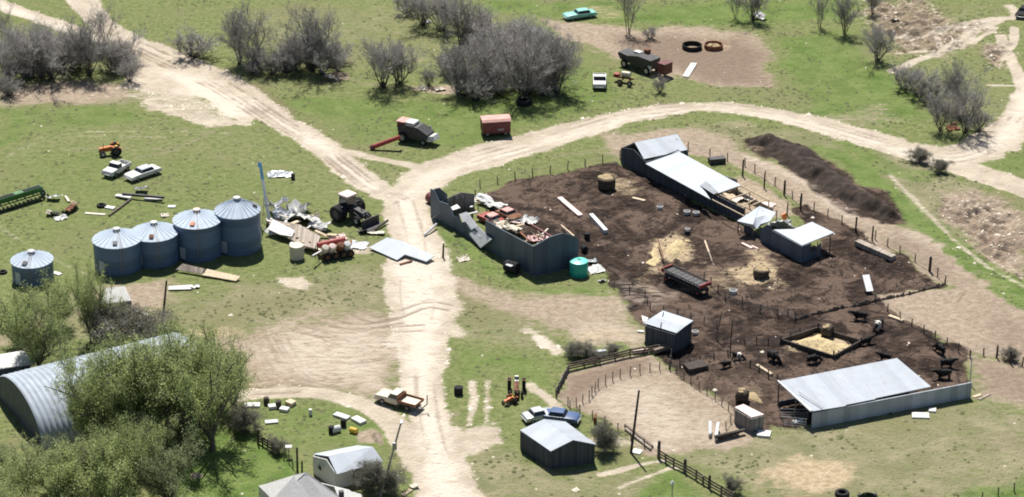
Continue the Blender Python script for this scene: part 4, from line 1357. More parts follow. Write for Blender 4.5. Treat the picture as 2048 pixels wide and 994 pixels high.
def pickup(label, a, b_, L, W, paint, bed, group=None, name='pickup_truck', flat=True, boom=False):
    hdg, d, A = hd(a, b_)
    c = (A + PG(*b_)) / 2
    t = thing(name, label, 'pickup truck', c, hdg, group)
    x = L / 2
    g = G()
    g.prism([(0.02 * L, 0.45), (x, 0.45), (x + 0.04, 0.8), (x - 0.12, 1.12), (0.2 * L, 1.2), (0.02 * L, 1.22)], -W * 0.47, W * 0.47)
    g.build('hood', M[paint], t, True, 0.08)
    g = G()
    g.prism([(-0.06 * L, 0.45), (0.16 * L, 0.45), (0.2 * L, 1.2), (-0.06 * L, 1.2)], -W * 0.48, W * 0.48)
    g.build('cab', M[paint], t, True, 0.05)
    g = G()
    g.prism([(-0.055 * L, 1.18), (0.19 * L, 1.18), (0.12 * L, 1.72), (-0.045 * L, 1.72)], -W * 0.43, W * 0.43)
    g.build('window', M['glass'], t, False, 0.03)
    g = G()
    g.box(0.037 * L, 0, 1.76, 0.185 * L, W * 0.86, 0.1)
    g.build('cab_roof', M[paint], t, True, 0.04)
    g = G()
    if flat:
        g.box(-0.29 * L, 0, 0.92, 0.44 * L, W * 1.02, 0.1)
        g.build('flatbed', M[bed], t, False, 0.02)
        g = G()
        for yy in (-1, 1):
            g.box(-0.29 * L, yy * W * 0.5, 1.06, 0.44 * L, 0.09, 0.3)
        g.box(-0.505 * L, 0, 1.06, 0.09, W * 0.98, 0.3)
        g.box(-0.075 * L, 0, 1.25, 0.09, W * 0.98, 0.7)
        g.build('bed_rim', M['rust'], t)
    else:
        for yy in (-1, 1):
            g.box(-0.29 * L, yy * W * 0.46, 0.9, 0.43 * L, 0.1, 0.6)
        g.box(-0.5 * L, 0, 0.9, 0.08, W * 0.92, 0.6)
        g.box(-0.29 * L, 0, 0.66, 0.43 * L, W * 0.85, 0.06)
        g.build('bed', M[bed], t, False, 0.02)
    g = G()
    g.box(-0.25 * L, 0, 0.55, 0.5 * L, 0.8, 0.2)
    g.build('frame', M['darksteel'], t)
    if boom:
        g = G()
        g.path([(-0.5 * L, 0.3, 0.8), (-0.62 * L, 0.35, 0.7), (-0.66 * L, -0.3, 1.0), (-0.66 * L, -0.35, 2.2)], 0.07)
        g.path([(-0.5 * L, 0.7, 0.8), (-0.6 * L, 0.8, 0.6)], 0.06)
        g.build('rear_arm', M['darksteel'], t)
    g = G()
    g.box(x + 0.1, 0, 0.6, 0.14, W * 0.95, 0.2)
    g.build('bumper', M['steel'], t, False, 0.03)
    for sy in (-1, 1):
        g = G()
        g.lathe([(0.11, 0), (0.13, 0.05), (0.001, 0.08)], 10, 'X', (x + 0.0, sy * W * 0.36, 0.9))
        g.build('headlight', M['white'], t)
        for xx in (0.31 * L, -0.3 * L):
            wheel(t, xx, sy * (W / 2 - 0.12), 0.4, 0.26)
    return t


def tractor(label, a, b_, s, paint, roof, dual=True, bucket=False, cab=True, name='tractor', group=None):
    hdg, d, A = hd(a, b_)
    c = (A + PG(*b_)) / 2
    t = thing(name, label, 'tractor', c, hdg, group)
    g = G()
    g.prism([(-0.9 * s, 0.7 * s), (1.9 * s, 0.7 * s), (1.95 * s, 1.3 * s), (0.2 * s, 1.5 * s), (-0.9 * s, 1.2 * s)], -0.33 * s, 0.33 * s)
    g.build('hood', M[paint], t, False, 0.06 * s)
    if cab:
        g = G()
        g.box(-0.55 * s, 0, 1.85 * s, 1.25 * s, 1.35 * s, 1.3 * s, 0.9)
        g.build('window', M['glass'], t, False, 0.04)
        g = G()
        g.box(-0.55 * s, 0, 2.56 * s, 1.45 * s, 1.5 * s, 0.16 * s, 0.92)
        g.build('cab_roof', M[roof], t, False, 0.05)
    else:
        g = G()
        g.box(-0.75 * s, 0, 1.35 * s, 0.5 * s, 0.55 * s, 0.12 * s)
        g.box(-1.0 * s, 0, 1.6 * s, 0.12 * s, 0.55 * s, 0.5 * s)
        g.build('seat', M[roof], t, False, 0.03)
        g = G()
        g.tube((-0.3 * s, 0, 1.3 * s), (-0.5 * s, 0, 1.75 * s), 0.03 * s, n=5)
        g.lathe([(0.2 * s, -0.02), (0.24 * s, 0), (0.2 * s, 0.02)], 14, 'Z', (-0.5 * s, 0, 1.76 * s), close=True)
        g.build('steering_wheel', M['black'], t)
    g = G()
    g.tube((1.3 * s, 0.12 * s, 1.35 * s), (1.3 * s, 0.12 * s, 2.1 * s), 0.05 * s, n=6)
    g.build('exhaust', M['darksteel'], t)
    for sy in (-1, 1):
        wheel(t, -0.6 * s, sy * 0.95 * s, 0.85 * s, 0.45 * s, 'darksteel')
        if dual:
            wheel(t, -0.6 * s, sy * 1.5 * s, 0.85 * s, 0.45 * s, 'darksteel')
        wheel(t, 1.5 * s, sy * 0.75 * s, 0.48 * s, 0.3 * s, 'silver')
        g = G()
        g.lathe([(0.1 * s, 0), (0.13 * s, 0.06), (0.001, 0.08)], 8, 'X', (1.94 * s, sy * 0.2 * s, 1.1 * s))
        g.build('headlight', M['white'], t)
        g = G()
        g.slab([(-1.3 * s, sy * 0.7 * s, 1.5 * s), (-0.1 * s, sy * 0.7 * s, 1.65 * s), (-0.1 * s, sy * 1.2 * s, 1.62 * s), (-1.3 * s, sy * 1.2 * s, 1.47 * s)][::sy], 0.05)
        g.build('fender', M[paint], t)
    if bucket:
        g = G()
        g.prism([(2.6 * s, 0.1), (3.3 * s, 0.05), (3.3 * s, 0.12), (2.75 * s, 0.3), (2.7 * s, 0.95 * s), (2.6 * s, 0.95 * s)], -1.15 * s, 1.15 * s)
        for sy in (-1, 1):
            g.tube((0.3 * s, sy * 0.5 * s, 1.3 * s), (2.6 * s, sy * 0.5 * s, 0.5 * s), 0.07 * s, n=5)
        g.build('bucket', M['darksteel'], t)
    return t


def drum(name, label, px, py, r, h, m, lying=None, cat='barrel', group=None, lidm=None):
    p = PG(px, py)
    g = G()
    g.lathe([(r * .96, 0), (r, 0.04), (r, h * .33), (r * 1.04, h * .35), (r, h * .37), (r, h * .66), (r * 1.04, h * .68), (r, h * .7), (r, h - 0.04), (r * .94, h)], 18)
    o = g.build(name, M[m], None, True)
    if lying is None:
        o.location = p
    else:
        o.rotation_euler = (R(90), 0, lying)
        o.location = p + Vector((-math.sin(lying) * -h / 2, math.cos(lying) * h / 2, r)) if False else p + Vector((0, 0, r))
    return tag(o, label, cat, group)


def tyre(label, px, py, r, w, m='black', group=None, name='tyre', cat='tyre', up=None):
    g = G()
    g.lathe([(r * .55, 0.02), (r * .9, 0), (r, w * .3), (r, w * .7), (r * .9, w), (r * .55, w * .97), (r * .6, w * .5)], 22, 'Z' if up is None else 'Y', close=True)
    o = g.build(name, M[m], None, True)
    o.location = PG(px, py) + Vector((0, 0, 0 if up is None else r))
    o.rotation_euler = (0, 0, up or 0)
    return tag(o, label, cat, group)


pickup('cream flatbed pickup with rusty bed rim parked at the drive corner', (842, 822), (754, 797), 5.9, 2.0, 'cream', 'cream', boom=True)
car('old_car', 'old turquoise saloon car on the grass at the top edge', (1192, 31), (1127, 40), 5.6, 2.0, 'turq', 'turq', cabx=-0.45)
pickup('white pickup body seen end on, left of the rusty implement', (1199, 158), (1199, 184), 4.8, 2.2, 'white', 'white', flat=False)
car('old_car', 'dark blue car parked behind the dark barn', (1092, 838), (1148, 845), 4.7, 1.9, 'blue', 'blue')
car('old_car', 'silver white car squeezed between blue car and tractor junk', (1062, 842), (1092, 836), 3.8, 1.8, 'silver', 'silver', cabx=-0.2)
pickup('old white pickup, left of the two white wrecks in the grass', (250, 338), (218, 355), 4.6, 2.0, 'white', 'white', flat=False, name='wrecked_pickup')
car('wrecked_car', 'old white car with grey roof, right of the two white wrecks in the grass', (318, 342), (254, 364), 5.4, 2.1, 'white', 'silver', cabx=-0.3)
tractor('large tractor with dual rear wheels, pale cab roof and loader bucket', (670, 424), (738, 452), 1.42, 'darksteel', 'pinkwhite', True, True)
tractor('old tractor wreck with orange red hood and yellow seat', (252, 306), (196, 312), 0.95, 'orange', 'yellow', False, False, False)
tractor('brown old tractor without cab beside the barn track', (1034, 768), (1032, 800), 0.95, 'rust', 'silver', False, False, False)
tractor('small garden tractor with yellow seat in front of the brown old tractor', (1034, 800), (1008, 812), 0.55, 'orange', 'yellow', False, False, False)

# combine harvester with its long header
hdg, d, A = hd((860, 288), (795, 275))
cb = thing('combine_harvester', 'old red combine harvester with long unloading auger lying out to the left', 'combine', (A + PG(795, 275)) / 2, hdg)
g = G()
g.prism([(-2.8, 0.9), (2.0, 0.7), (2.2, 2.2), (1.0, 2.9), (-1.2, 2.7), (-3.0, 1.8)], -1.1, 1.1)
g.build('body', M['darksteel'], cb, False, 0.06)
g = G()
g.box(1.7, 0.1, 2.6, 1.3, 1.8, 1.0, 0.92)
g.build('cab', M['darkred'], cb, False, 0.05)
g = G()
g.box(1.7, 0.1, 3.15, 1.5, 2.0, 0.12)
g.build('cab_roof', M['pinkroof'], cb, False, 0.03)
g = G()
g.box(0.2, 0, 3.0, 1.5, 1.7, 0.4)
g.build('grain_tank', M['white'], cb, False, 0.04)
g = G()
g.box(-3.4, 0.0, 1.2, 1.3, 1.9, 0.8, 0.8, ry=0.3)
g.build('rear_hood', M['white'], cb, False, 0.05)
g = G()
g.box(-1.6, -1.2, 1.9, 1.8, 0.12, 0.4, ry=0.5)
g.build('side_shield', M['white'], cb)
for sy in (-1, 1):
    wheel(cb, 1.2, sy * 1.3, 0.8, 0.5)
    wheel(cb, -2.2, sy * 1.0, 0.5, 0.3)
p, q = lc(cb, P(800, 274, 2.0)), lc(cb, P(748, 293, 0.5))
g = G()
g.tube(p, q, 0.34, 0.36, 10)
g.build('auger_tube', M['red'], cb, True)
g = G()
q2 = q + (q - p).normalized() * 0.6
g.tube(q, q2, 0.42, 0.42, 10)
g.build('spout', M['darkred'], cb, True)

# enclosed grain wagon
hdg, d, A = hd((964, 277), (1020, 271))
w = thing('box_wagon', 'enclosed dark red box wagon with faded pink roof on the grass', 'wagon', (PG(963, 268) + PG(1019, 266)) / 2, R(10))
g = G()
g.box(0, 0, 1.45, 4.3, 2.4, 1.9)
g.build('body', M['darkred'], w, False, 0.04)
g = G()
g.prism([(-1.35, 2.4), (1.35, 2.4), (0.9, 2.72), (-0.9, 2.72)], -2.25, 2.25)
o = g.build('roof', M['pinkroof'], w, False, 0.03)
o.rotation_euler = (0, 0, R(90))
g = G()
g.box(0.6, -1.22, 1.1, 0.9, 0.06, 0.3)
g.build('label_plate', M['steel'], w)
for sx in (-1, 1):
    for sy in (-1, 1):
        wheel(w, sx * 1.4, sy * 1.0, 0.42, 0.25)
g = G()
g.box(0, 0, 0.5, 3.9, 1.5, 0.16)
g.build('frame', M['darksteel'], w)

# green grain drill
hdg, d, A = hd((2, 420), (86, 394))
dr = thing('grain_drill', 'long green grain drill with a row of many small wheels at the left edge', 'grain drill', A, hdg)
Ld = d - 0.2
g = G()
g.prism([(-0.45, 1.15), (0.35, 1.15), (0.55, 1.75), (0.45, 1.9), (-0.5, 1.9), (-0.6, 1.7)], -1.0, Ld)
o = g.build('seed_box', M['green'], dr, False, 0.03)
o.rotation_euler = (0, 0, R(-90))
g = G()
g.box(Ld * 0.12, -0.05, 1.92, Ld * 0.42, 0.72, 0.04)
g.box(Ld * 0.76, -0.05, 1.92, Ld * 0.42, 0.72, 0.04)
g.build('box_lid', M['black'], dr)
g = G()
for y, z in ((-0.6, 0.9), (0.4, 0.8)):
    g.box(Ld / 2 - 0.5, y, z, Ld + 1, 0.14, 0.14)
for i in range(6):
    g.box(i * Ld / 5 - 0.2, -0.1, 0.95, 0.12, 1.2, 0.12)
g.build('frame', M['green'], dr)
for i in range(13):
    x = -0.8 + i * (Ld + 1.2) / 12
    g = G()
    g.tube((x, -0.2, 1.1), (x, -0.8, 0.45), 0.05, n=5)
    g.build('opener_arm', M['steel'], dr)
    o = wheel(dr, x + 0.15, -0.85, 0.36, 0.1, 'silver')
    o.rotation_euler = (0, 0, R(80))
for x in (-0.9, Ld + 0.3):
    o = wheel(dr, x, 0.2, 0.62, 0.3, 'green')
    o.rotation_euler = (0, 0, R(90))

# planter / hopper machine by the heap
hdg, d, A = hd((640, 516), (700, 506))
pl = thing('seed_planter', 'rusty planter with a red drum and four pale seed hoppers in the wreckage', 'planter', A, hdg)
g = G()
g.box(2.0, 0, 0.8, 4.6, 0.25, 0.25)
g.box(2.0, -1.1, 0.6, 4.4, 0.15, 0.15)
for x in (0.2, 1.6, 2.8, 4.1):
    g.box(x, -0.5, 0.75, 0.18, 1.6, 0.2)
g.build('frame', M['darkred'], pl)
for x, m in ((0.55, 'cream'), (1.55, 'pinkwhite'), (2.75, 'rust'), (3.7, 'white')):
    g = G()
    g.at(x, -0.4, 1.05, 0, R(35))
    g.lathe([(0.35, -0.8), (0.52, -0.1), (0.52, 1.05), (0.42, 1.2), (0.001, 1.25)], 14)
    g.at()
    g.build('hopper', M[m], pl, True)
g = G()
g.tube((0.0, 1.0, 1.5), (4.0, 1.0, 1.7), 0.42, 0.42, 14)
g.build('drum', M['red'], pl, True)
for x in (0.0, 4.0):
    g = G()
    g.tube((x, 1.0, -0.05), (x, 1.0, 1.6), 0.1, n=5)
    g.build('stand', M['rust'], pl)
for x in (0.7, 1.9, 3.0, 4.0):
    wheel(pl, x, -1.3, 0.55, 0.3, 'rust')

# feed wagon in the corral
hdg, d, A = hd((1334, 555), (1410, 592))
fw = thing('feed_wagon', 'long feeder wagon with dark mesh bed and red ends among the hay', 'feed wagon', A, hdg)
L = d
g = G()
g.box(L / 2, 0, 1.35, L * 0.96, 1.9, 0.12)
g.build('bed', M['darksteel'], fw)
g = G()
for y in (-0.95, 0.95):
    g.box(L / 2, y, 1.62, L, 0.08, 0.16)
    for i in range(14):
        x = 0.2 + i * (L - 0.4) / 13
        g.tube((x, y, 1.0), (x, y * 0.9, 1.65), 0.035, n=4)
for i in range(9):
    x = 0.3 + i * (L - 0.6) / 8
    g.box(x, 0, 1.43, 0.07, 1.8, 0.05)
g.build('feed_rack', M['darksteel'], fw)
for x in (0.0, L):
    g = G()
    g.box(x, 0, 1.5, 0.18, 2.1, 0.5)
    g.build('end_panel', M['red'], fw, False, 0.03)
g = G()
g.box(L / 2, 0.0, 0.75, L * 0.98, 1.5, 0.2)
g.build('trough', M['darksteel'], fw)
for x in (0.7, L - 0.6):
    for y in (-1, 1):
        wheel(fw, x, y * 0.85, 0.38, 0.22, 'red')
g = G()
g.path([(-0.1, 0, 0.6), (-1.6, 0.2, 0.5), (-2.0, 0.2, 0.5)], 0.08)
g.build('drawbar', M['red'], fw)

# dark implement and rusty implement near the trees at the top
hdg, d, A = hd((1250, 128), (1322, 152))
fm = thing('field_machine', 'big dark green black harvesting machine with a rusty box at its right end', 'farm machine', A, hdg)
g = G()
g.prism([(0, 1.2), (1.2, 1.0), (d * 0.8, 0.8), (d * 0.85, 2.6), (d * 0.5, 2.7), (1.5, 2.2), (-0.4, 2.4), (-0.6, 2.0)], -1.2, 1.2)
g.build('body', M['darksteel'], fm, False, 0.06)
g = G()
g.box(d + 0.6, 0.2, 1.6, 1.6, 1.9, 1.8)
g.build('box', M['darkred'], fm, False, 0.03)
g = G()
g.box(2.2, 0.7, 2.5, 1.3, 0.9, 0.25)
g.build('tank', M['white'], fm, False, 0.05)
g = G()
g.box(d * 0.5, 1.0, 2.9, 0.8, 0.8, 0.9)
g.build('engine', M['rust'], fm, False, 0.04)
g = G()
g.box(d * 0.82, -1.25, 1.2, 0.7, 0.1, 1.0)
g.build('shield', M['white'], fm)
for x in (1.0, d * 0.75):
    for y in (-1, 1):
        wheel(fm, x, y * 1.3, 0.7, 0.4, 'silver')
hdg, d, A = hd((1232, 162), (1268, 168))
ri = thing('mower_implement', 'rusty implement with pale tank between the white pickup and dark machine', 'implement', A, hdg)
g = G()
g.box(d / 2, 0, 0.8, d, 0.25, 0.25)
g.box(d * 0.4, -0.8, 0.6, 0.2, 2.2, 0.2)
g.box(d * 0.8, -0.6, 0.6, 0.2, 2.0, 0.2)
g.build('frame', M['rust'], ri)
g = G()
g.tube((d * 0.3, 0.3, 1.3), (d * 0.75, 0.3, 1.35), 0.45, n=12)
g.build('tank', M['cream'], ri, True)
g = G()
g.box(0.1, 0.1, 1.0, 0.9, 0.8, 0.6)
g.build('gearbox', M['red'], ri, False, 0.05)
for x in (d * 0.4, d * 0.95):
    wheel(ri, x, -1.5, 0.5, 0.25, 'steel')
car('parked_car', 'dark car cut off by the right edge at the end of the trails', (2058, 18), (2036, 44), 4.6, 1.9, 'black', 'black')

# auger leaning by the tallest bin
t = thing('grain_auger', 'tall leaning white grain auger with light blue head beside the tallest bin', 'auger', PG(539, 446), 0)
top = lc(t, P(520, 325, 8.6))
base = PG(539, 446)
dv = P(520, 325, 8.4) - base
g = G()
g.tube((0, 0, 0.2), dv * 0.72, 0.24, 0.21, 8)
g.build('tube', M['brightwhite'], t, True)
g = G()
g.tube(dv * 0.72, dv, 0.22, 0.22, 8)
g.tube(dv, dv + Vector((-0.15, -0.3, -0.6)), 0.28, 0.2, 8)
g.build('discharge_head', M['bluelight'], t, True)
g = G()
g.box(0, 0, 0.35, 0.9, 0.6, 0.6)
g.box(dv.x * .3, dv.y * .3, dv.z * .3, 0.6, 0.5, 0.5)
g.build('motor_box', M['white'], t, False, 0.05)
g = G()
g.tube((-1.0, 0.4, 0), (dv.x * .55, dv.y * .55, dv.z * .55), 0.05, n=4)
g.tube((1.0, 0.4, 0), (dv.x * .55, dv.y * .55, dv.z * .55), 0.05, n=4)
g.build('support_leg', M['steel'], t)
pipe('pipe', 'thin dark pole leaning between the tallest bin and the white auger', 'pole', (526, 470), (514, 428), 0.09, M['darksteel'], 0, 2.6)

# teal tank
t = thing('water_tank', 'round teal plastic water tank by the gable of the roofless shop', 'tank', PG(1157.5, 549), 0)
g = G()
g.lathe([(1.24, -0.05), (1.28, 0.05), (1.28, 0.6), (1.3, 0.65), (1.28, 0.7), (1.28, 1.3), (1.3, 1.35), (1.28, 1.4), (1.28, 1.9), (1.22, 2.02)], 32)
g.build('body', M['teal'], t, True)
g = G()
g.lathe([(1.23, 2.0), (1.2, 2.06), (0.35, 2.28), (0.001, 2.28)], 32)
g.build('top', M['tealtop'], t, True)
g = G()
g.lathe([(0.28, 2.26), (0.28, 2.38), (0.001, 2.42)], 16)
g.build('lid', M['teal'], t, True)


# ---------------------------------------------------------------- heaps of soil and dung
def mound(name, label, cat, poly, h, m, soft=3.0, rough=0.35, step=0.3, group=None, kind=None, seed=3):
    q = [P(*p) for p in poly]
    q = [(a.x, a.y) for a in q]
    x0, x1, y0, y1 = min(a[0] for a in q), max(a[0] for a in q), min(a[1] for a in q), max(a[1] for a in q)
    cx, cy = (x0 + x1) / 2, (y0 + y1) / 2
    xs, ys = np.arange(x0 - 1, x1 + 1, step), np.arange(y0 - 1, y1 + 1, step)
    xx, yy = np.meshgrid(xs, ys)
    D = np.full(xx.shape, 1e3)
    ins = np.zeros(xx.shape, bool)
    for i in range(len(q)):
        (ax, ay), (bx, by) = q[i], q[(i + 1) % len(q)]
        d, t = _seg(ax, ay, bx, by, xx, yy)
        D = np.minimum(D, d)
        if by != ay:
            ins ^= ((ay > yy) != (by > yy)) & (xx < (bx - ax) * (yy - ay) / (by - ay) + ax)
    D = np.where(ins, D, -D) + 0.8 * fbm(xx, yy, 2.0, 3, seed)
    zz = h * sstep(0, soft, D) * (1 + rough * fbm(xx, yy, 3.0, 3, seed + 9)) + rough * 0.5 * h * fbm(xx, yy, 1.1, 3, seed + 5) * sstep(0, 1.2, D) - 0.15
    keep = D > -0.3
    idx = -np.ones(xx.shape, int)
    idx[keep] = np.arange(keep.sum())
    vs = np.stack([xx[keep] - cx, yy[keep] - cy, zz[keep]], -1)
    fs = []
    for j in range(xx.shape[0] - 1):
        for i in range(xx.shape[1] - 1):
            f = (idx[j, i], idx[j, i + 1], idx[j + 1, i + 1], idx[j + 1, i])
            if min(f) >= 0:
                fs.append(f)
    me = bpy.data.meshes.new(name)
    me.from_pydata(vs.tolist(), [], fs)
    me.materials.append(m)
    me.polygons.foreach_set('use_smooth', [True] * len(me.polygons))
    o = bpy.data.objects.new(name, me)
    COL.objects.link(o)
    o.location = (cx, cy, 0)
    return tag(o, label, cat, group, kind)


mound('dung_heap', 'long dark heap of dung beside the curving track', 'dung heap', [(1492, 286), (1512, 277), (1548, 274), (1600, 290), (1645, 312), (1690, 350), (1735, 382), (1785, 412), (1822, 442), (1775, 445), (1720, 428), (1670, 402), (1620, 368), (1570, 335), (1520, 306)], 1.55, M['dung'], 3.0, 0.42, 0.26)
mound('hay_heap', 'heap of loose straw inside the dark diamond shaped hay pen', 'hay heap', [(1572, 684), (1636, 664), (1706, 690), (1664, 709)], 0.7, M['hayfresh'], 2.2, 0.5, 0.22)
mound('hay_heap', 'loose yellow hay heap behind the feeder wagon', 'hay heap', [(1318, 500), (1340, 478), (1372, 480), (1378, 505), (1360, 520), (1330, 518)], 0.8, M['hayfresh'], 1.8, 0.5, 0.22)
mound('hay_heap', 'flattened hay left of the thin rail by the feeder wagon', 'hay heap', [(1292, 500), (1312, 484), (1322, 520), (1312, 530), (1296, 522)], 0.35, M['hayfresh'], 1.2, 0.5, 0.22)
mound('soil_heap', 'small tan soil heap with a dark rim on the lawn above the garage', 'soil heap', [(735, 872), (750, 862), (766, 868), (775, 888), (760, 893), (742, 885)], 0.9, M['earth'], 1.2, 0.3, 0.2)
mound('soil_heap', 'low tan soil heap under the big leafy tree on the lawn', 'soil heap', [(362, 950), (385, 936), (415, 945), (412, 956), (385, 962)], 0.6, M['earth'], 1.2, 0.3, 0.2)
mound('scrap_hay', 'loose straw spread round the dark bale beside the box shed', 'hay heap', [(1480, 790), (1505, 776), (1530, 784), (1524, 800), (1492, 806)], 0.35, M['hay'], 1.2, 0.6, 0.22)


# ---------------------------------------------------------------- bales, feeders, troughs
def bale(label, px, py, r, w, rz=0.0, m='baleside', up=False):
    t = thing('round_bale', label, 'hay bale', PG(px, py), rz)
    g = G()
    prof = [(0.001, -w / 2), (r * .9, -w / 2), (r, -w / 2 + .1), (r, w / 2 - .1), (r * .9, w / 2), (0.001, w / 2)]
    if up:
        g.lathe([(a, b + w / 2) for a, b in prof], 20, 'Z')
    else:
        g.lathe(prof, 20, 'Y', (0, 0, r * .95))
    g.build('bale_body', M[m], t, True)
    g = G()
    g.blob((0, 0.1, (w if up else 1.85 * r) - 0.05), (r * .9, r * .9 if up else w * .4, 0.14), 12, 6, 0.25, int(px))
    g.build('loose_top', M['hay'], t)
    return t


bale('dark upright bale with pale hay top near the gabled shed', 1213, 375, 1.3, 1.6, 0, 'baleside', True)
bale('round bale standing at the back corner of the hay pen', 1654, 672, 0.8, 1.3, R(60))
bale('dark square topped bale in the middle of the scattered hay', 1522, 551, 1.1, 1.0, R(20), 'baleside', True)
bale('half eaten dark bale beside the small box shed', 1484, 802, 0.8, 1.4, R(70))

t = thing('hay_pen', 'low diamond shaped pen of dark boards holding straw', 'hay pen', PG(1637, 690), 0)
crn = [(1562, 686), (1636, 661), (1722, 690), (1667, 717)]
for i in range(4):
    px_wall(t, crn[i], crn[(i + 1) % 4], 0.75, 0.75, M['darkwood'], name='board_side', t=0.22)
for a in crn:
    px_post(t, a, 1.1, 0.12, M['darkwood'])


def ring(label, px, py, r, h, m, fill=None):
    t = thing('ring_feeder', label, 'ring feeder', PG(px, py), 0)
    g = G()
    g.lathe([(r, 0), (r, h), (r - 0.14, h), (r - 0.14, 0)], 28, close=True)
    g.build('ring', M[m], t, True)
    if fill:
        g = G()
        g.blob((0, 0, 0.1), (r - 0.2, r - 0.2, h * .8), 14, 6, 0.15, 4, True)
        g.build('feed', M[fill], t)
    return t


ring('black ring feeder lying on the brown pad at the top', 1384, 97, 1.65, 0.75, 'black')
ring('rusty orange ring feeder full of hay on the brown pad', 1427, 96, 1.55, 0.75, 'rust', 'hay')
tyre('big black tyre under the front trees of the central thicket', 1048, 208, 1.3, 0.8)
tyre('black tyre lying at the bottom edge below the straw circle', 1684, 990, 0.85, 0.45)
tyre('grey tyre lying by white scrap in the grass left of the bins', 203, 413, 0.7, 0.35)
drum('drum_tank', 'black fuel tank lying at the foot of the shop wall', 1012, 541, 0.8, 1.9, 'black', R(55), 'tank')
bar('tank_lid', 'pale board on the end of the black fuel tank', 'board', (1014, 529), (1025, 533), 0.7, 0.12, M['whitemetal'], 1.3, 1.3)
drum('storage_tank', 'cream upright tank beside the collapsed timber roof', 594, 516, 1.0, 2.0, 'cream', None, 'tank')
drum('barrel', 'black barrel standing alone in the grass left of the wheel tracks', 917, 788, 0.55, 1.0, 'black')
drum('barrel', 'black barrel on the lawn, left of the yellow one', 663, 866, 0.35, 0.9, 'black')
drum('barrel', 'black barrel on the lawn behind the white drum', 687, 852, 0.35, 0.9, 'black')
drum('barrel', 'yellowish barrel on its side among the lawn scrap', 701, 864, 0.35, 0.9, 'yellow', R(60))
drum('barrel', 'white drum lying between the black barrels on the lawn', 680, 862, 0.42, 1.1, 'whitemetal', R(-60))
drum('barrel', 'black barrel by the corral end of the shop gable, nearer the gable', 1166, 500, 0.45, 0.9, 'black', R(20))
drum('barrel', 'black barrel behind the shop gable, farther into the mud', 1174, 478, 0.4, 0.9, 'black')
drum('barrel', 'brown barrel lying by the left end of the roofless shop', 858, 403, 0.75, 1.5, 'darkred', R(40))

bar('beam', 'pinkish white beam lying in the corral, farther from the viewer', 'beam', (1119, 397), (1161, 433), 0.75, 0.25, M['pinkwhite'])
bar('beam', 'white beam lying in the corral, nearer the feeder wagon', 'beam', (1182, 434), (1212, 467), 0.6, 0.55, M['white'])
bar('feed_bunk', 'long low feed trough along the east corral fence', 'trough', (1714, 489), (1787, 521), 1.0, 0.7, M['weathered'])
bar('feed_bunk', 'dark rectangular trough in the small mud pen', 'trough', (1372, 741), (1410, 733), 1.9, 0.6, M['darkwood'])
bar('feed_bunk', 'grey trough on the track behind the long shed', 'trough', (1418, 328), (1449, 325), 1.1, 0.9, M['darksteel'])
bar('log', 'bleached log on the mud above the cattle shed corner', 'log', (1513, 733), (1543, 752), 0.4, 0.35, M['palewood'])
pipe('branch', 'bare crooked branch lying in the corral mud by the broken shed', 'branch', (1410, 482), (1418, 505), 0.14, M['palewood'])
pipe('branch', 'thin end of dead branch lying in the corral mud above the feeder', 'branch', (1418, 505), (1428, 532), 0.12, M['weathered'], 0, 0, 0.05)
pipe('rail', 'thin dark rail standing in the hay behind the feeder wagon', 'rail', (1316, 478), (1328, 520), 0.09, M['rust'], 1.0, 0.6)
t = thing('signboard', 'white upright board on a post at the corner of the corral', 'board', PG(1736, 584), R(10))
g = G()
g.at(0, 0, 1.0, 0, R(-58))
g.box(0, 0, 0.35, 0.95, 0.08, 2.6)
g.at()
g.build('panel', M['brightwhite'], t)
g = G()
g.tube((0, 0.08, -0.2), (0, 0.08, 1.0), 0.07, n=6)
g.build('post', M['wood'], t)
for px, py, s, lab in ((1466, 587, 0.55, 'white bucket on the mud right of the feeder wagon'), (1320, 418, 0.45, 'white lump on the mud in front of the long shed'), (1374, 428, 0.5, 'pinkish white scrap below the long dark shed wall, left of two'),
                       (1392, 430, 0.5, 'pinkish white scrap below the long dark shed wall, right of two'), (1375, 462, 0.4, 'small white scrap on the mud above the hay and feeder'), (1390, 668, 0.45, 'white bucket at the right corner of the pump house')):
    g = G()
    g.lathe([(s * .8, 0), (s, s * 1.0), (s * .9, s * 1.02), (s * .7, 0.1), (0.001, 0.08)], 12)
    o = g.build('bucket', M['white'], None, True)
    o.location = PG(px, py)
    tag(o, lab, 'bucket')
bar('board', 'pale board on the mud in front of the long shed', 'board', (1265, 396), (1290, 402), 0.5, 0.12, M['palewood'])

# ---- wreckage inside and beside the roofless shop
car('wrecked_car', 'dark red wrecked vehicle inside the shop, nearer the fallen wall panels', (968, 440), (996, 452), 3.8, 2.0, 'red', 'pinkroof', cabx=0.3)
car('wrecked_car', 'red wrecked vehicle with pale bonnet inside the shop, beyond the other one', (1002, 432), (1032, 444), 3.9, 2.0, 'rust', 'pinkroof', cabx=-0.2)
crumple('metal_sheet', 'long white crumpled sheet along the back of the roofless shop', 'metal sheet', 985, 415, 5.5, 1.8, 1.3, M['white'], R(-48), 31)
crumple('metal_sheet', 'white crumpled sheet against the inside of the long shop wall', 'metal sheet', 1018, 466, 5.0, 2.2, 1.6, M['cream'], R(-48), 32)
crumple('metal_sheet', 'white sheet at the back of the shop beside the corral mud', 'metal sheet', 1056, 444, 2.6, 1.8, 1.5, M['white'], R(-40), 33)
crumple('metal_sheet', 'orange stained white sheet in the gable end of the shop', 'metal sheet', 1076, 480, 3.2, 2.0, 1.2, M['insulator'], R(10), 34)
crumple('metal_sheet', 'white and grey rubbish sheet behind the gable end inside the shop', 'metal sheet', 1098, 492, 2.8, 1.6, 0.9, M['whitemetal'], R(25), 35)
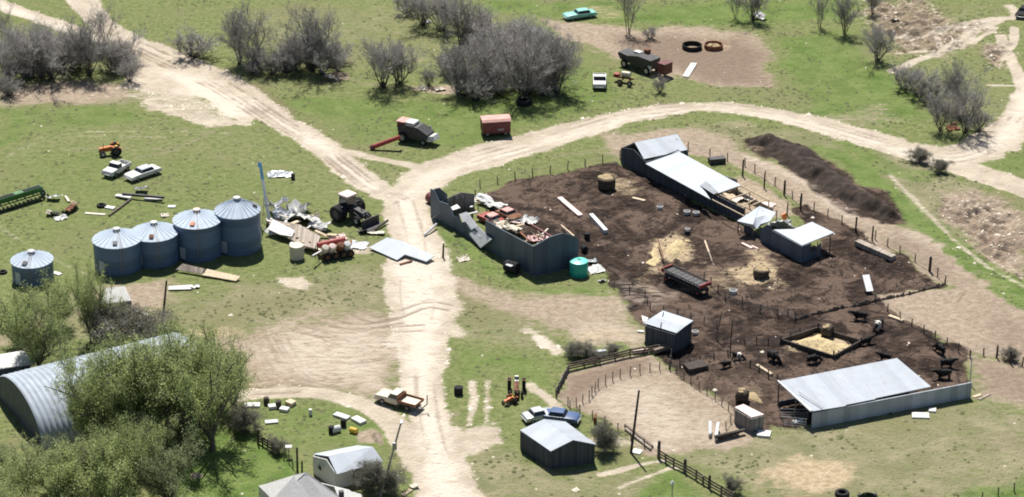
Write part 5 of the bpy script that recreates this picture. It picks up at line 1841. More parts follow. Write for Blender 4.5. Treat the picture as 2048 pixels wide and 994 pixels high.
crumple('metal_sheet', 'small white sheet in the left corner of the shop under the grey boards', 'metal sheet', 900, 412, 2.2, 1.2, 1.2, M['white'], R(80), 36)
crumple('metal_sheet', 'white rag of sheet at the foot of the grey board wall', 'metal sheet', 936, 404, 2.4, 1.2, 0.9, M['white'], R(20), 37)
bar('beam', 'pale leaning beam across the red wreck in the shop', 'beam', (1006, 452), (1018, 438), 0.5, 0.25, M['cream'], 0.4, 1.6)
bar('beam', 'yellow edged pallet behind the grey board wall of the shop', 'pallet', (955, 398), (975, 403), 1.1, 0.2, M['yellow'])
bar('beam', 'brown beam along the open back of the shop', 'beam', (1060, 450), (1108, 478), 0.25, 0.25, M['darkred'], 0.9, 0.9)
bar('beam', 'pale pole lying behind the shop gable on the mud', 'pole', (1122, 452), (1148, 474), 0.2, 0.2, M['palewood'], 0.3, 0.9)
for x, y, s, lab, m in ((1184, 524, 1.4, 'white torn sheet behind the teal tank, nearest the gable', 'whitemetal'), (1192, 542, 2.2, 'big white torn sheet on the right of the teal tank', 'white'), (1204, 563, 1.0, 'small white scrap on the grass right of the teal tank', 'white'),
                        (927, 520, 1.7, 'cream crumpled scrap on the drive edge left of the shop', 'cream'), (870, 392, 1.4, 'white scrap on top of the brown barrel by the shop', 'white')):
    crumple('scrap_sheet', lab, 'scrap', x, y, s, s * .7, 0.7, M[m], R(x % 90), int(x))
for i, (x, y, h) in enumerate(((883, 383, 2.3), (897, 381, 2.7), (914, 377, 2.6), (925, 374, 2.6))):
    o = bar('plank', ('white upright plank on the grey board wall, first from the corner', 'white upright plank on the grey board wall, second from the corner', 'white upright plank on the grey board wall, third from the corner', 'white upright plank on the grey board wall, farthest from the corner')[i],
            'plank', (x, y + 22), (x + 1, y + 20), 0.3, 0.12, M['white'], 0.0, h)

# ---- heap left of the drive: collapsed roof, crumpled tin, flat tin roof
panel('collapsed_roof', 'collapsed plank roof slab lying tilted by the white auger', 'roof wreck', [(535, 462, 0.6), (548, 443, 1.2), (600, 452, 1.2), (642, 476, 1.0), (630, 500, 0.8), (600, 492, 0.7), (570, 474, 0.6)], M['weathered'], 0.25)
panel('roof_edge', 'white torn roof edge on the left of the collapsed plank roof', 'metal sheet', [(536, 459, 1.0), (546, 439, 1.6), (590, 462, 1.4), (584, 474, 1.0), (560, 470, 0.9)], M['white'], 0.1)
for i, (x, y, sx, sy, h, rz_, m) in enumerate(((583, 430, 5.0, 3.2, 3.6, 60, 'white'), (607, 446, 4.8, 3.0, 1.9, -20, 'white'), (568, 440, 3.0, 2.0, 1.6, 10, 'silver'), (716, 492, 2.6, 2.2, 0.6, -20, 'whitemetal'), (628, 440, 2.0, 0.6, 1.0, 50, 'cream'), (558, 424, 2.6, 2.0, 2.2, 20, 'whitemetal'), (640, 458, 3.0, 1.8, 1.2, -30, 'white'), (552, 470, 2.6, 1.6, 0.9, -15, 'white'), (676, 478, 2.4, 1.6, 0.9, 15, 'pinkwhite'))):
    crumple('metal_sheet', ('tall fan of crumpled grey white tin beside the white auger', 'bright white crumpled tin behind the collapsed plank roof', 'low crumpled silver tin under the tall fan of tin', 'pale crumpled sheet between the planter and the flat tin roof', 'thin cream strip of tin at the right tip of the white tin', 'crumpled pale tin left of the tall fan, against the white auger', 'white crumpled tin draped between plank roof and planter', 'white crumpled tin at the foot of the white auger', 'pinkish crumpled sheet behind the red drum of the planter')[i],
            'metal sheet', x, y, sx, sy, h, M[m], R(rz_), 50 + i, None, 0.5)
panel('tin_roof', 'flat pale blue grey tin roof lying across the drive edge', 'roof wreck', [(738, 496, 0.25), (774, 476, 0.9), (806, 484, 0.7), (869, 513, 0.55), (853, 524, 0.3), (810, 510, 0.45), (794, 521, 0.15)], M['roofbright'], 0.1)
bar('timber', 'rusty timber sticking out under the flat tin roof', 'timber', (800, 530), (824, 523), 0.25, 0.2, M['rust'])
bar('timber', 'dark timber between tractor bucket and the flat tin roof, leftmost', 'timber', (708, 443), (722, 462), 0.2, 0.2, M['darkwood'])
bar('timber', 'dark forked timber on the grass edge above the flat tin roof', 'timber', (748, 462), (776, 442), 0.25, 0.25, M['darkwood'], 0.1, 0.4)
crumple('scrap_sheet', 'dark crumpled scrap between the tractor and the flat tin roof', 'scrap', 732, 464, 2.2, 1.3, 0.7, M['darksteel'], R(20), 71)
crumple('scrap_sheet', 'pale scrap beside the forked timber above the flat tin roof', 'scrap', 752, 468, 2.4, 1.0, 0.4, M['cream'], R(-10), 72)
bar('board', 'cream board beside the planter in the wreckage', 'board', (600, 498), (630, 490), 0.4, 0.15, M['pinkwhite'], 0.5, 0.9)
bar('board', 'cream board leaning on the planter frame', 'board', (624, 490), (642, 503), 0.4, 0.15, M['cream'], 0.9, 0.5)
drum('barrel', 'small white barrel under the collapsed plank roof', 583, 494, 0.4, 0.9, 'white', R(30))
panel('wall_panel', 'weathered plank wall panel lying below the grain bins, left half', 'wall panel', [(352, 540, 0.2), (366, 528, 0.9), (410, 538, 0.8), (404, 549, 0.25)], M['weathered'], 0.15)
panel('wall_panel', 'paler plank wall panel lying below the grain bins, right half', 'wall panel', [(404, 551, 0.2), (414, 539, 0.5), (481, 554, 0.4), (472, 563, 0.15)], M['palewood'], 0.12)
panel('metal_sheet', 'white sheet lying on the grass beside the left utility pole', 'metal sheet', [(337, 580, 0.1), (338, 573, 0.25), (385, 570, 0.3), (382, 579, 0.1)], M['white'], 0.08)
crumple('metal_sheet', 'white crumpled end of sheet right of the left utility pole', 'metal sheet', 387, 575, 1.6, 1.0, 0.7, M['white'], R(10), 81)
for i, (a, b) in enumerate((((262, 622), (280, 634)), ((270, 622), (297, 632)), ((266, 634), (286, 641)))):
    bar('board', ('white board beside the collapsed shed, nearest its wall', 'white board beside the collapsed shed, topmost and longest', 'white board beside the collapsed shed, lowest')[i], 'board', a, b, 0.45, 0.12, M['white'], 0.1, 0.2)

rh = random.Random(77)
HEAPS = ('white', 'weathered', 'rust', 'palewood', 'weathered', 'pinkwhite', 'palewood', 'weathered', 'rust', 'white', 'wood', 'cream')
for i, (x, y) in enumerate(((580, 470), (596, 474), (620, 484), (655, 470), (670, 480), (556, 448), (600, 442), (634, 492), (700, 492), (648, 500), (566, 466), (610, 456), (572, 448), (590, 462), (612, 470), (630, 462), (648, 482), (664, 492), (604, 486), (560, 458), (688, 486), (622, 452), (640, 470), (576, 436))):
    o = bar('timber', 'broken board in the tangle between white auger and planter', 'timber', (x, y), (x + rh.uniform(-30, 30), y + rh.uniform(-12, 14)), rh.uniform(.2, .6), 0.14, M[HEAPS[i % 12]], rh.uniform(.2, 1.3), rh.uniform(.1, 1.6), 'broken boards in the tangle by the white auger')
for i, (x, y) in enumerate(((975, 432), (990, 448), (1010, 440), (1025, 455), (1040, 465), (1052, 458), (1066, 470), (1084, 470), (1100, 480), (955, 425), (1030, 440), (1075, 462), (945, 412), (1046, 448))):
    o = bar('timber', 'broken timber in the rubble inside the roofless shop', 'timber', (x, y), (x + rh.uniform(-34, 34), y + rh.uniform(-16, 16)), rh.uniform(.15, .4), 0.14, M[HEAPS[(i * 5) % 12]], rh.uniform(.2, 1.6), rh.uniform(.2, 1.8), 'broken timbers inside the roofless shop')

# ---- scrap in the left field
bar('board', 'white board left end of the junk under the white wrecks', 'board', (232, 391), (262, 396), 0.7, 0.15, M['white'], 0.2, 0.3)
bar('board', 'long white board under the dark rail right of the junk', 'board', (288, 399), (325, 398), 0.6, 0.15, M['white'], 0.1, 0.2)
pipe('rail', 'long dark rail across the junk under the white wrecks', 'rail', (245, 388), (328, 395), 0.22, M['darksteel'], 0.3, 0.5)
pipe('rail', 'dark beam lying from the junk down to the left', 'beam', (218, 431), (262, 398), 0.16, M['wood'])
crumple('scrap_sheet', 'grey scrap plate in the middle of the junk under the white wrecks', 'scrap', 283, 383, 1.8, 1.2, 0.9, M['steel'], 0, 91)
bar('board', 'white sheet beside the grey tyre in the left field', 'board', (212, 415), (229, 418), 0.8, 0.2, M['white'])
bar('board', 'cream board lying below the grey tyre in the left field', 'board', (170, 427), (211, 430), 0.5, 0.12, M['cream'])
bar('board', 'small white board above the third bin roof', 'board', (336, 414), (351, 414), 0.7, 0.15, M['white'])
crumple('scrap_sheet', 'cream bent scrap left of the third bin roof', 'scrap', 330, 433, 1.1, 0.8, 0.4, M['cream'], 0.4, 93)
for i, (x, y, sx, h, m) in enumerate(((106, 400, 1.8, 0.9, 'silver'), (122, 438, 1.8, 0.8, 'white'), (140, 422, 2.4, 0.9, 'rust'), (98, 430, 1.2, 0.6, 'cream'), (150, 414, 1.4, 0.8, 'palewood'), (108, 430, 1.8, 0.7, 'darksteel'))):
    crumple('scrap_sheet', ('silver scrap at the right end of the green grain drill', 'white scrap in the junk right of the grain drill', 'rusty curved scrap in the junk right of the grain drill', 'cream scrap at the left side of the junk by the grain drill', 'pale timber scrap at the right end of the junk by the drill', 'dark scrap in the middle of the junk by the grain drill')[i],
            'scrap', x, y, sx, sx * .6, h, M[m], R(30 * i), 100 + i)
bar('board', 'cream board standing slanted right of the grain drill', 'board', (131, 393), (138, 404), 0.35, 0.15, M['cream'], 0.2, 0.1)
crumple('scrap_sheet', 'white green scrap lying in the grass above the tin heap', 'scrap', 560, 352, 3.6, 1.4, 0.6, M['silver'], 0.1, 111)
drum('barrel', 'small dark can beside the white green scrap above the heap', 586, 358, 0.3, 0.9, 'darksteel')
bar('board', 'small white board right of the lone grain bin', 'board', (107, 545), (121, 550), 0.7, 0.12, M['white'])
tyre('small black tyre in the grass left of the lone grain bin', 6, 546, 0.6, 0.3)

# ---- white and dark bits on the lawn
for i, (a, b, w, h, m) in enumerate((((487, 812), (520, 812), 1.0, 0.25, 'white'), ((537, 817), (553, 815), 0.8, 0.4, 'white'), ((561, 820), (577, 823), 0.8, 0.4, 'white'), ((670, 830), (697, 839), 0.9, 0.3, 'whitemetal'), ((708, 838), (727, 848), 1.0, 0.35, 'white'), ((575, 807), (588, 812), 0.9, 0.5, 'palewood'), ((530, 846), (556, 844), 0.8, 0.2, 'silver'))):
    bar('slab', ('white flat slab at the left end of the lawn scrap by the loop track', 'white box on the lawn, between flat slab and post', 'white box on the lawn, just left of the tan scrap', 'white metal sheet on the lawn above the barrels', 'white panel on the lawn closest to the cream pickup', 'tan scrap block by the white boxes on the lawn', 'grey sheet lying flat in the lawn grass below the white boxes')[i],
        'slab', a, b, w, h, M[m])
for x, y, lab in ((533, 808, 'dark upright stump left of the white boxes on the lawn'), (557, 815, 'dark upright stump between the white boxes on the lawn')):
    drum('stump', lab, x, y, 0.35, 0.9, 'darkwood', None, 'stump')
t = thing('bird_table', 'small white topped table on the lawn by the yard fence', 'table', PG(578, 914), 0)
g = G()
g.box(0, 0, 1.4, 0.75, 0.6, 0.12)
g.build('top', M['white'], t)
g = G()
g.tube((0, 0, -0.1), (0, 0, 1.35), 0.06, n=6)
g.build('post', M['wood'], t)
drum('bucket', 'small white canister standing on the lawn grass', 621, 830, 0.22, 0.8, 'white', None, 'canister')
bar('board', 'pale board on the grass right of the garage', 'board', (783, 966), (797, 952), 0.4, 0.12, M['cream'])
bar('board', 'tan board on the grass at the drive edge near the bottom', 'board', (805, 992), (822, 980), 0.5, 0.15, M['palewood'])
crumple('scrap_sheet', 'pale scrap at the drive edge beside the tan board', 'scrap', 828, 975, 1.1, 0.9, 0.4, M['cream'], 0.3, 121)
t = thing('yard_light', 'small white lamp on a thin post at the bottom edge', 'lamp post', PG(1344, 1000), 0)
g = G()
g.tube((0, 0, -0.2), (0, 0, 2.1), 0.06, n=6)
g.build('post', M['steel'], t)
g = G()
g.lathe([(0.2, 0), (0.28, 0.12), (0.1, 0.4), (0.001, 0.45)], 12, c=(0, 0, 2.1))
g.build('lamp_head', M['white'], t)
# around the pens at the bottom
bar('board', 'white oval sheet lying by the utility pole above the plank fence', 'board', (1265, 902), (1283, 906), 1.1, 0.15, M['white'], bevel=0.05)
bar('sheet', 'bright white sheet on the grass under the box shed', 'metal sheet', (1515, 869), (1541, 871), 1.4, 0.3, M['white'])
bar('sheet', 'white sheet on the grass in front of the long white wall, larger', 'metal sheet', (1824, 832), (1858, 833), 1.3, 0.2, M['white'])
bar('sheet', 'white sheet by the foot of the long white wall, smaller', 'metal sheet', (1858, 821), (1872, 822), 0.9, 0.2, M['white'])
for i, (a, b, z0, z1) in enumerate((((1420, 872), (1420, 846), 0.2, 0.9), ((1432, 880), (1436, 850), 0.2, 0.6), ((1430, 876), (1490, 862), 0.5, 0.4), ((1436, 880), (1478, 866), 0.1, 0.2))):
    bar('beam', ('pale upright of the loading chute left of the box shed', 'grey thick post of the loading chute left of the box shed', 'dark upper rail of the loading chute running to the box shed', 'dark lower rail of the loading chute running to the box shed')[i], 'beam', a, b, 0.35, 0.45 if i < 2 else 0.3, M['whitemetal'] if i < 2 else M['darkwood'], z0, z1)
bar('log', 'grey pole lying on the sand beside the utility pole, upper one', 'log', (1250, 852), (1305, 896), 0.3, 0.3, M['wood'], 0.05)
bar('log', 'grey pole lying on the sand beside the utility pole, lower one', 'log', (1251, 860), (1302, 901), 0.3, 0.3, M['weathered'], 0.05)
crumple('scrap_sheet', 'dark scrap metal at the bottom edge right of the tyre', 'scrap', 1735, 992, 2.2, 0.9, 0.8, M['darksteel'], 0.2, 131)
bar('board', 'pale board at the wall end of the cattle shed', 'board', (1946, 795), (1962, 790), 0.4, 0.12, M['palewood'])
bar('board', 'pale board farthest right past the cattle shed wall', 'board', (1958, 800), (1980, 789), 0.3, 0.12, M['weathered'])
bar('board', 'white board at the foot of the pen fence near the patched cow', 'board', (1778, 634), (1806, 644), 0.5, 0.3, M['palewood'])
bar('stump', 'red brown stump at the sandy pen fence', 'stump', (1190, 846), (1191, 838), 0.35, 0.9, M['rust'], 0, 0.2)
tyre('old black tyre lying among the well house timbers', 1318, 694, 0.6, 0.3)
bar('board', 'pale board leaning on the plank fence by the pump house', 'board', (1266, 706), (1296, 700), 0.6, 0.3, M['pinkwhite'], 0.1, 0.3)
bar('board', 'weathered board lying across the well house front', 'board', (1308, 706), (1360, 690), 0.5, 0.5, M['wood'], 0.3, 0.6)
bar('board', 'small white board on the straw left of the pump house', 'board', (1275, 664), (1288, 665), 0.4, 0.2, M['white'])
bar('board', 'white board fixed on the plank fence by the green weeds', 'board', (1180, 716), (1212, 712), 0.5, 0.9, M['silver'])
# vehicles' rubbish at the top
bar('panel', 'white two part panel lying on the edge of the brown pad', 'panel', (1371, 155), (1388, 128), 1.0, 0.2, M['white'])
for i, (x, y, s, m) in enumerate(((846, 180, 1.0, 'cream'), (880, 180, 1.2, 'stone'), (855, 45, 0.9, 'white'), (580, 118, 1.2, 'whitemetal'), (1062, 62, 1.6, 'silver'), (662, 160, 1.4, 'stone'), (1520, 38, 1.5, 'white'), (1790, 40, 1.0, 'stone'), (1905, 258, 1.5, 'rust'))):
    crumple('scrap_sheet', ('cream scrap between the bushes left of the central thicket', 'pale scrap under the front bush of the central thicket', 'white scrap under the upper trees of the central thicket', 'grey white scrap between the two dark trees by the track', 'pale roof scrap inside the central thicket', 'pale orange rubble between tree and bush near the track', 'white scrap under the trees at the top', 'pale scrap at the broken ground in the upper right', 'orange brown scrap under the big bare tree by the road fork')[i],
            'scrap', x, y, s * 1.4, s, 0.8 * s, M[m], R(25 * i), 140 + i)


# ---------------------------------------------------------------- poles
def pole(label, base, top, h, r, arm=0.0, lamp=False, m='darkwood', name='utility_pole'):
    A = PG(*base)
    d = P(top[0], top[1], h) - A
    t = thing(name, label, 'pole', A, 0)
    g = G()
    g.tube(-d * 0.03, d, r, r * .7, 8)
    g.build('shaft', M[m], t, True)
    if arm:
        g = G()
        g.box(d.x * .93, d.y * .93, d.z * .93, arm, 0.12, 0.14, rz=0.4)
        g.build('crossarm', M['wood'], t)
        for s in (-1, 1):
            g = G()
            g.lathe([(0.06, 0), (0.08, 0.1), (0.03, 0.22)], 8, c=(d.x * .93 + s * arm * .42, d.y * .93 + s * arm * .18, d.z * .93 + 0.07))
            g.build('insulator', M['silver'], t)
    if lamp:
        g = G()
        q = d * 0.68
        g.box(q.x, q.y, q.z, 0.5, 0.4, 0.9)
        g.build('transformer', M['steel'], t, False, 0.05)
        g = G()
        g.box(d.x, d.y - 0.2, d.z, 0.35, 0.7, 0.2)
        g.build('lamp_head', M['silver'], t, False, 0.05)
    return t


pole('dark utility pole standing on the grass beside the sandy pen', (1262, 906), (1278, 781), 8.2, 0.17)
pole('dark utility pole beside the grey brush at the left', (325, 646), (333, 562), 6.0, 0.17, 0.0)
pole('leaning pale yard light pole right of the garage', (760, 996), (803, 842), 9.2, 0.15, 0.0, True, 'weathered')
pole('short black post standing alone on the drive by the flat tin roof', (886, 515), (887, 487), 2.1, 0.15, name='post')
pole('thin dark post standing in the small mud pen', (1460, 712), (1465, 640), 5.0, 0.09, name='post')
pole('grey post where the pen fences meet above the pump house', (1432, 680), (1444, 622), 4.0, 0.09, m='wood', name='post')


# ---------------------------------------------------------------- fences
def fence(label, pts, h=1.25, gap=3.0, r=0.07, kind='wire', m='wood', tall=(), jit=0.12, name=None):
    gap, r = gap * .8, r * 1.25
    W_ = [PG(*p) for p in pts]
    c = W_[0].copy()
    t = thing(name or ('plank_fence' if kind == 'plank' else 'wire_fence'), label, 'fence', c, 0)
    ps = []
    for a, b in zip(W_, W_[1:]):
        L = (b - a).length
        n = max(1, round(L / gap))
        ps += [a.lerp(b, i / n) for i in range(n)]
    ps.append(W_[-1])
    g = G()
    g.tube((0, 0, -0.3), (0, 0, 1), r, r * .85, 6)
    me = g.mesh('post', M[m])
    tops = []
    for i, p in enumerate(ps):
        hh = h * (1 + rnd.uniform(-jit, jit))
        q = Vector((p.x, p.y, gz(p.x, p.y))) - c
        o = inst(me, 'post', t, q, 0, (1, 1, hh))
        o.rotation_euler = (rnd.uniform(-.06, .06), rnd.uniform(-.06, .06), 0)
        tops.append(q)
    for (px, py, hh, rr_) in tall:
        g = G()
        g.tube((0, 0, -0.3), (0.05, 0, hh), rr_, rr_ * .9, 6)
        o = g.build('post', M['darkwood'], t)
        o.location = PG(px, py) - c
    g = G()
    for a, b in zip(tops, tops[1:]):
        if kind == 'wire':
            for z in (0.35, 0.62, 0.9, 1.12):
                g.tube(a + Vector((0, 0, z * h / 1.2)), b + Vector((0, 0, z * h / 1.2)), 0.013, n=3, caps=False)
        elif kind == 'plank':
            for z in (0.3, 0.65, 1.0):
                d = (b - a)
                L = d.length
                g.at((a.x + b.x) / 2, (a.y + b.y) / 2, (a.z + b.z) / 2 + z * h / 1.15, math.atan2(d.y, d.x))
                g.box(0, 0.08, 0, L + 0.1, 0.05, 0.2 + 0.05 * rnd.random(), ry=rnd.uniform(-.03, .03))
                g.at()
        elif kind == 'solid':
            d = (b - a)
            L = d.length
            k = max(1, int(L / 0.3))
            for i in range(k):
                f = (i + .5) / k
                q = a.lerp(b, f)
                hh = h * rnd.uniform(.78 if h > .6 else .3, 1.02)
                g.at(q.x, q.y, q.z, math.atan2(d.y, d.x))
                g.box(0, 0.08, hh / 2, L / k * .96, 0.04, hh)
                g.at()
    g.build('wire' if kind == 'wire' else 'board', M['wire' if kind == 'wire' else m], t)
    return t


fence('wire fence along the far side of the corral, from grey board wall to gabled shed', [(950, 396), (960, 374), (1100, 346), (1240, 318)], 1.35, 3.6, 0.07)
fence('wire fence on the track side of the long shed, running down to the far corner', [(1376, 300), (1420, 312), (1490, 332), (1570, 384), (1600, 410), (1712, 460), (1750, 478), (1800, 506), (1860, 541), (1890, 568)], 1.3, 3.4, 0.07,
      tall=((1485, 352, 2.6, 0.14), (1528, 376, 2.3, 0.12), (1568, 390, 2.3, 0.16), (1601, 419, 2.5, 0.15), (1574, 430, 2.0, 0.1), (1711, 464, 2.3, 0.14), (1744, 482, 2.3, 0.12), (1859, 543, 2.2, 0.2)))
fence('dark overgrown fence along the lower edge of the big corral', [(1890, 568), (1820, 588), (1755, 601), (1660, 622), (1590, 640)], 0.5, 2.6, 0.1, 'solid', 'wood', jit=0.6)
fence('wire fence on the right of the cattle pen, running to the white post', [(1750, 603), (1800, 640), (1870, 678), (1940, 716)], 1.2, 3.2, 0.07)
fence('wire fence running right from the white post over the bare ground', [(1940, 716), (1994, 706), (2070, 746)], 1.2, 3.2, 0.08, tall=((1993, 716, 1.7, 0.14), (2020, 727, 1.8, 0.14)))
pole('tall white post at the right corner of the cattle pen', (1940, 768), (1944, 714), 3.6, 0.09, m='white', name='post')
fence('weathered plank fence running from the green weeds up to the pump house', [(1137, 742), (1200, 728), (1260, 714), (1345, 700)], 1.1, 2.4, 0.08, 'plank', 'wood')
fence('solid dark board fence at the left end of the sandy pen', [(1112, 792), (1137, 744)], 1.0, 1.6, 0.08, 'solid', 'greyboards')
fence('wire fence along the left side of the sandy pen down to the plank fence', [(1112, 795), (1160, 826), (1210, 848), (1262, 880), (1316, 910)], 1.2, 3.0, 0.06)
fence('wire fence between the sandy pen and the mud pen, ending at the chute', [(1345, 702), (1338, 738), (1382, 768), (1430, 800), (1470, 832), (1452, 858)], 1.2, 2.2, 0.055)
fence('dense wire fence bending through the sandy pen below the plank fence', [(1140, 818), (1178, 800), (1196, 776), (1240, 756), (1300, 742), (1338, 738)], 1.3, 1.6, 0.055)
fence('wire fence dividing the mud pen from the big corral above the pump house', [(1228, 578), (1290, 598), (1300, 620), (1382, 640), (1434, 655)], 1.2, 2.6, 0.06)
fence('fence from feeder wagon across the mud to the overgrown fence', [(1408, 560), (1450, 598), (1520, 625), (1590, 642), (1575, 632)], 1.3, 3.2, 0.07)
fence('low dark fence of the mud pen between trough and bleached log', [(1340, 742), (1400, 724), (1456, 712), (1500, 735), (1555, 762)], 1.0, 2.2, 0.07, 'wire', 'darkwood')
fence('low wire fence at the upper side of the hay pen', [(1490, 690), (1560, 690), (1600, 668)], 1.0, 2.2, 0.06, 'wire', 'darkwood')
fence('dark wooden fence at the bottom below the sandy pen, with two thick posts', [(1316, 917), (1347, 936), (1369, 946), (1392, 960), (1420, 978), (1466, 1004)], 1.25, 2.0, 0.1, 'plank', 'wood', tall=((1317, 915, 2.2, 0.2), (1369, 944, 1.7, 0.2), (1418, 976, 1.7, 0.16)))
fence('dark picket fence on the lawn left of the small table', [(516, 886), (535, 898), (558, 911)], 1.2, 1.6, 0.08, 'plank', 'darkwood', tall=((516, 888, 2.0, 0.14),))
fence('wire fence from the lawn picket fence to the tall dark post', [(558, 911), (578, 926), (594, 944)], 1.2, 1.8, 0.06, tall=((595, 946, 3.4, 0.14), (604, 946, 1.6, 0.12)))
fence('short wire fence at the bottom right corner', [(1915, 1006), (1964, 1000), (2060, 975)], 1.2, 3.0, 0.07)


# ---------------------------------------------------------------- cattle
def skin_mesh(name, joints, edges, m, sub=1):
    me = bpy.data.meshes.new(name)
    me.from_pydata([j[:3] for j in joints], edges, [])
    o = bpy.data.objects.new(name, me)
    COL.objects.link(o)
    sk = o.modifiers.new('skin', 'SKIN')
    for v, j in zip(me.skin_vertices[0].data, joints):
        v.radius = (j[3], j[4] if len(j) > 4 else j[3])
    me.skin_vertices[0].data[0].use_root = True
    sb = o.modifiers.new('sub', 'SUBSURF')
    sb.levels = sb.render_levels = sub
    dg = bpy.context.evaluated_depsgraph_get()
    out = bpy.data.meshes.new_from_object(o.evaluated_get(dg))
    out.name = name
    out.materials.clear()
    for x in (m if isinstance(m, list) else [m]):
        out.materials.append(x)
    out.polygons.foreach_set('use_smooth', [True] * len(out.polygons))
    bpy.data.objects.remove(o)
    return out


def cow_mesh(name, graze, mats, step_=0.0):
    hz = 0.45 if graze else 1.35
    hx = 1.45 if graze else 1.5
    J = [(0, 0, .98, .46, .54), (0.55, 0, .98, .40, .54), (-0.6, 0, 1.02, .42, .50), (-0.95, 0, 1.06, .28, .34),
         (0.85, 0, 1.12 if not graze else 0.98, .26, .36), (1.15, 0, (1.12 + hz) / 2 + .1, .19, .24), (hx, 0, hz, .16, .19), (hx + .3, 0, hz - .14, .11, .12),
         (0.6, .2, .66, .17), (0.62 + step_, .21, .34, .095), (0.6 + step_, .21, .03, .085), (0.6, -.2, .66, .17), (0.62 - step_, -.21, .34, .095), (0.6 - step_, -.21, .03, .085),
         (-0.68, .2, .72, .23), (-0.78 - step_, .21, .40, .10), (-0.7 - step_, .21, .03, .085), (-0.68, -.2, .72, .23), (-0.78 + step_, -.21, .40, .10), (-0.7 + step_, -.21, .03, .085),
         (-1.0, 0, 1.0, .04), (-1.05, 0, .5, .035), (hx - .03, .22, hz + .06, .035, .05), (hx - .03, -.22, hz + .06, .035, .05)]
    E = [(0, 1), (0, 2), (2, 3), (1, 4), (4, 5), (5, 6), (6, 7), (1, 8), (8, 9), (9, 10), (1, 11), (11, 12), (12, 13), (2, 14), (14, 15), (15, 16), (2, 17), (17, 18), (18, 19), (3, 20), (20, 21), (6, 22), (6, 23)]
    me = skin_mesh(name, J, E, mats)
    if isinstance(mats, list):
        for p in me.polygons:
            if p.center.x > 0.15 and p.center.x < 0.75 or p.center.z > 0.9 and p.center.x > 1.3:
                p.material_index = 1
    return me


CM = [cow_mesh('cow', False, M['hide']), cow_mesh('cow', True, M['hide'], 0.1), cow_mesh('cow', True, [M['hide'], M['hidewhite']], -0.08)]
CG = 'cattle standing in the mud pens'
for k, px, py, deg, sc, lab in ((1, 1545, 722, -50, 1.05, 'black cow standing at the left corner of the hay pen'), (0, 1720, 641, 170, 1.0, 'black cow farthest back in the cattle pen'), (2, 1757, 660, 235, 1.05, 'black cow with white patches in the cattle pen'),
                                (1, 1880, 707, 120, 1.0, 'black cow by the right fence, farthest from the shed'), (0, 1893, 735, 5, 0.95, 'black cow by the right fence, between the other two'), (0, 1887, 758, 185, 1.05, 'black cow closest to the end of the long white wall'),
                                (0, 1732, 690, 30, 0.85, 'black calf at the right tip of the hay pen'), (2, 1475, 720, -30, 0.8, 'dark calf with white marks by the fence above the log'), (0, 1453, 735, 200, 0.7, 'small black calf beside the dark trough'),
                                (1, 1625, 727, 15, 0.9, 'black calf under the lower side of the hay pen'), (0, 1770, 722, 160, 0.85, 'black calf beside the upper roof edge of the cattle shed')):
    o = inst(CM[k], 'cow', None, PG(px, py), R(deg), sc * .9)
    tag(o, lab, 'cow', CG)


# ---------------------------------------------------------------- trees and bushes
def arrays_mesh(name, vs, fs, m):
    me = bpy.data.meshes.new(name)
    vs = np.asarray(vs, np.float32)
    fs = np.asarray(fs, np.int32)
    k = fs.shape[1]
    me.vertices.add(len(vs))
    me.vertices.foreach_set('co', vs.ravel())
    me.loops.add(len(fs) * k)
    me.loops.foreach_set('vertex_index', fs.ravel())
    me.polygons.add(len(fs))
    me.polygons.foreach_set('loop_start', np.arange(0, len(fs) * k, k, dtype=np.int32))
    me.update(calc_edges=True)
    me.materials.append(m)
    return me


def rods(segs, m, name, sides=3):
    """segs: array (n, 8): p, q, r0, r1 -> one mesh of thin tapered rods"""
    s = np.asarray(segs, float)
    p, q, r0, r1 = s[:, 0:3], s[:, 3:6], s[:, 6], s[:, 7]
    d = q - p
    d /= np.linalg.norm(d, axis=1, keepdims=True) + 1e-9
    a = np.cross(d, np.where(np.abs(d[:, 2:3]) > .9, [[1., 0, 0]], [[0, 0, 1.]]))
    a /= np.linalg.norm(a, axis=1, keepdims=True) + 1e-9
    b = np.cross(d, a)
    n = len(s)
    V = []
    for c, r in ((p, r0), (q, r1)):
        for k in range(sides):
            t = 2 * math.pi * k / sides
            V.append(c + r[:, None] * (math.cos(t) * a + math.sin(t) * b))
    V = np.stack(V, 1).reshape(-1, 3)
    base = np.arange(n) * 2 * sides
    F = [np.stack([base + k, base + (k + 1) % sides, base + sides + (k + 1) % sides, base + sides + k], -1) for k in range(sides)]
    return arrays_mesh(name, V, np.concatenate(F), m)


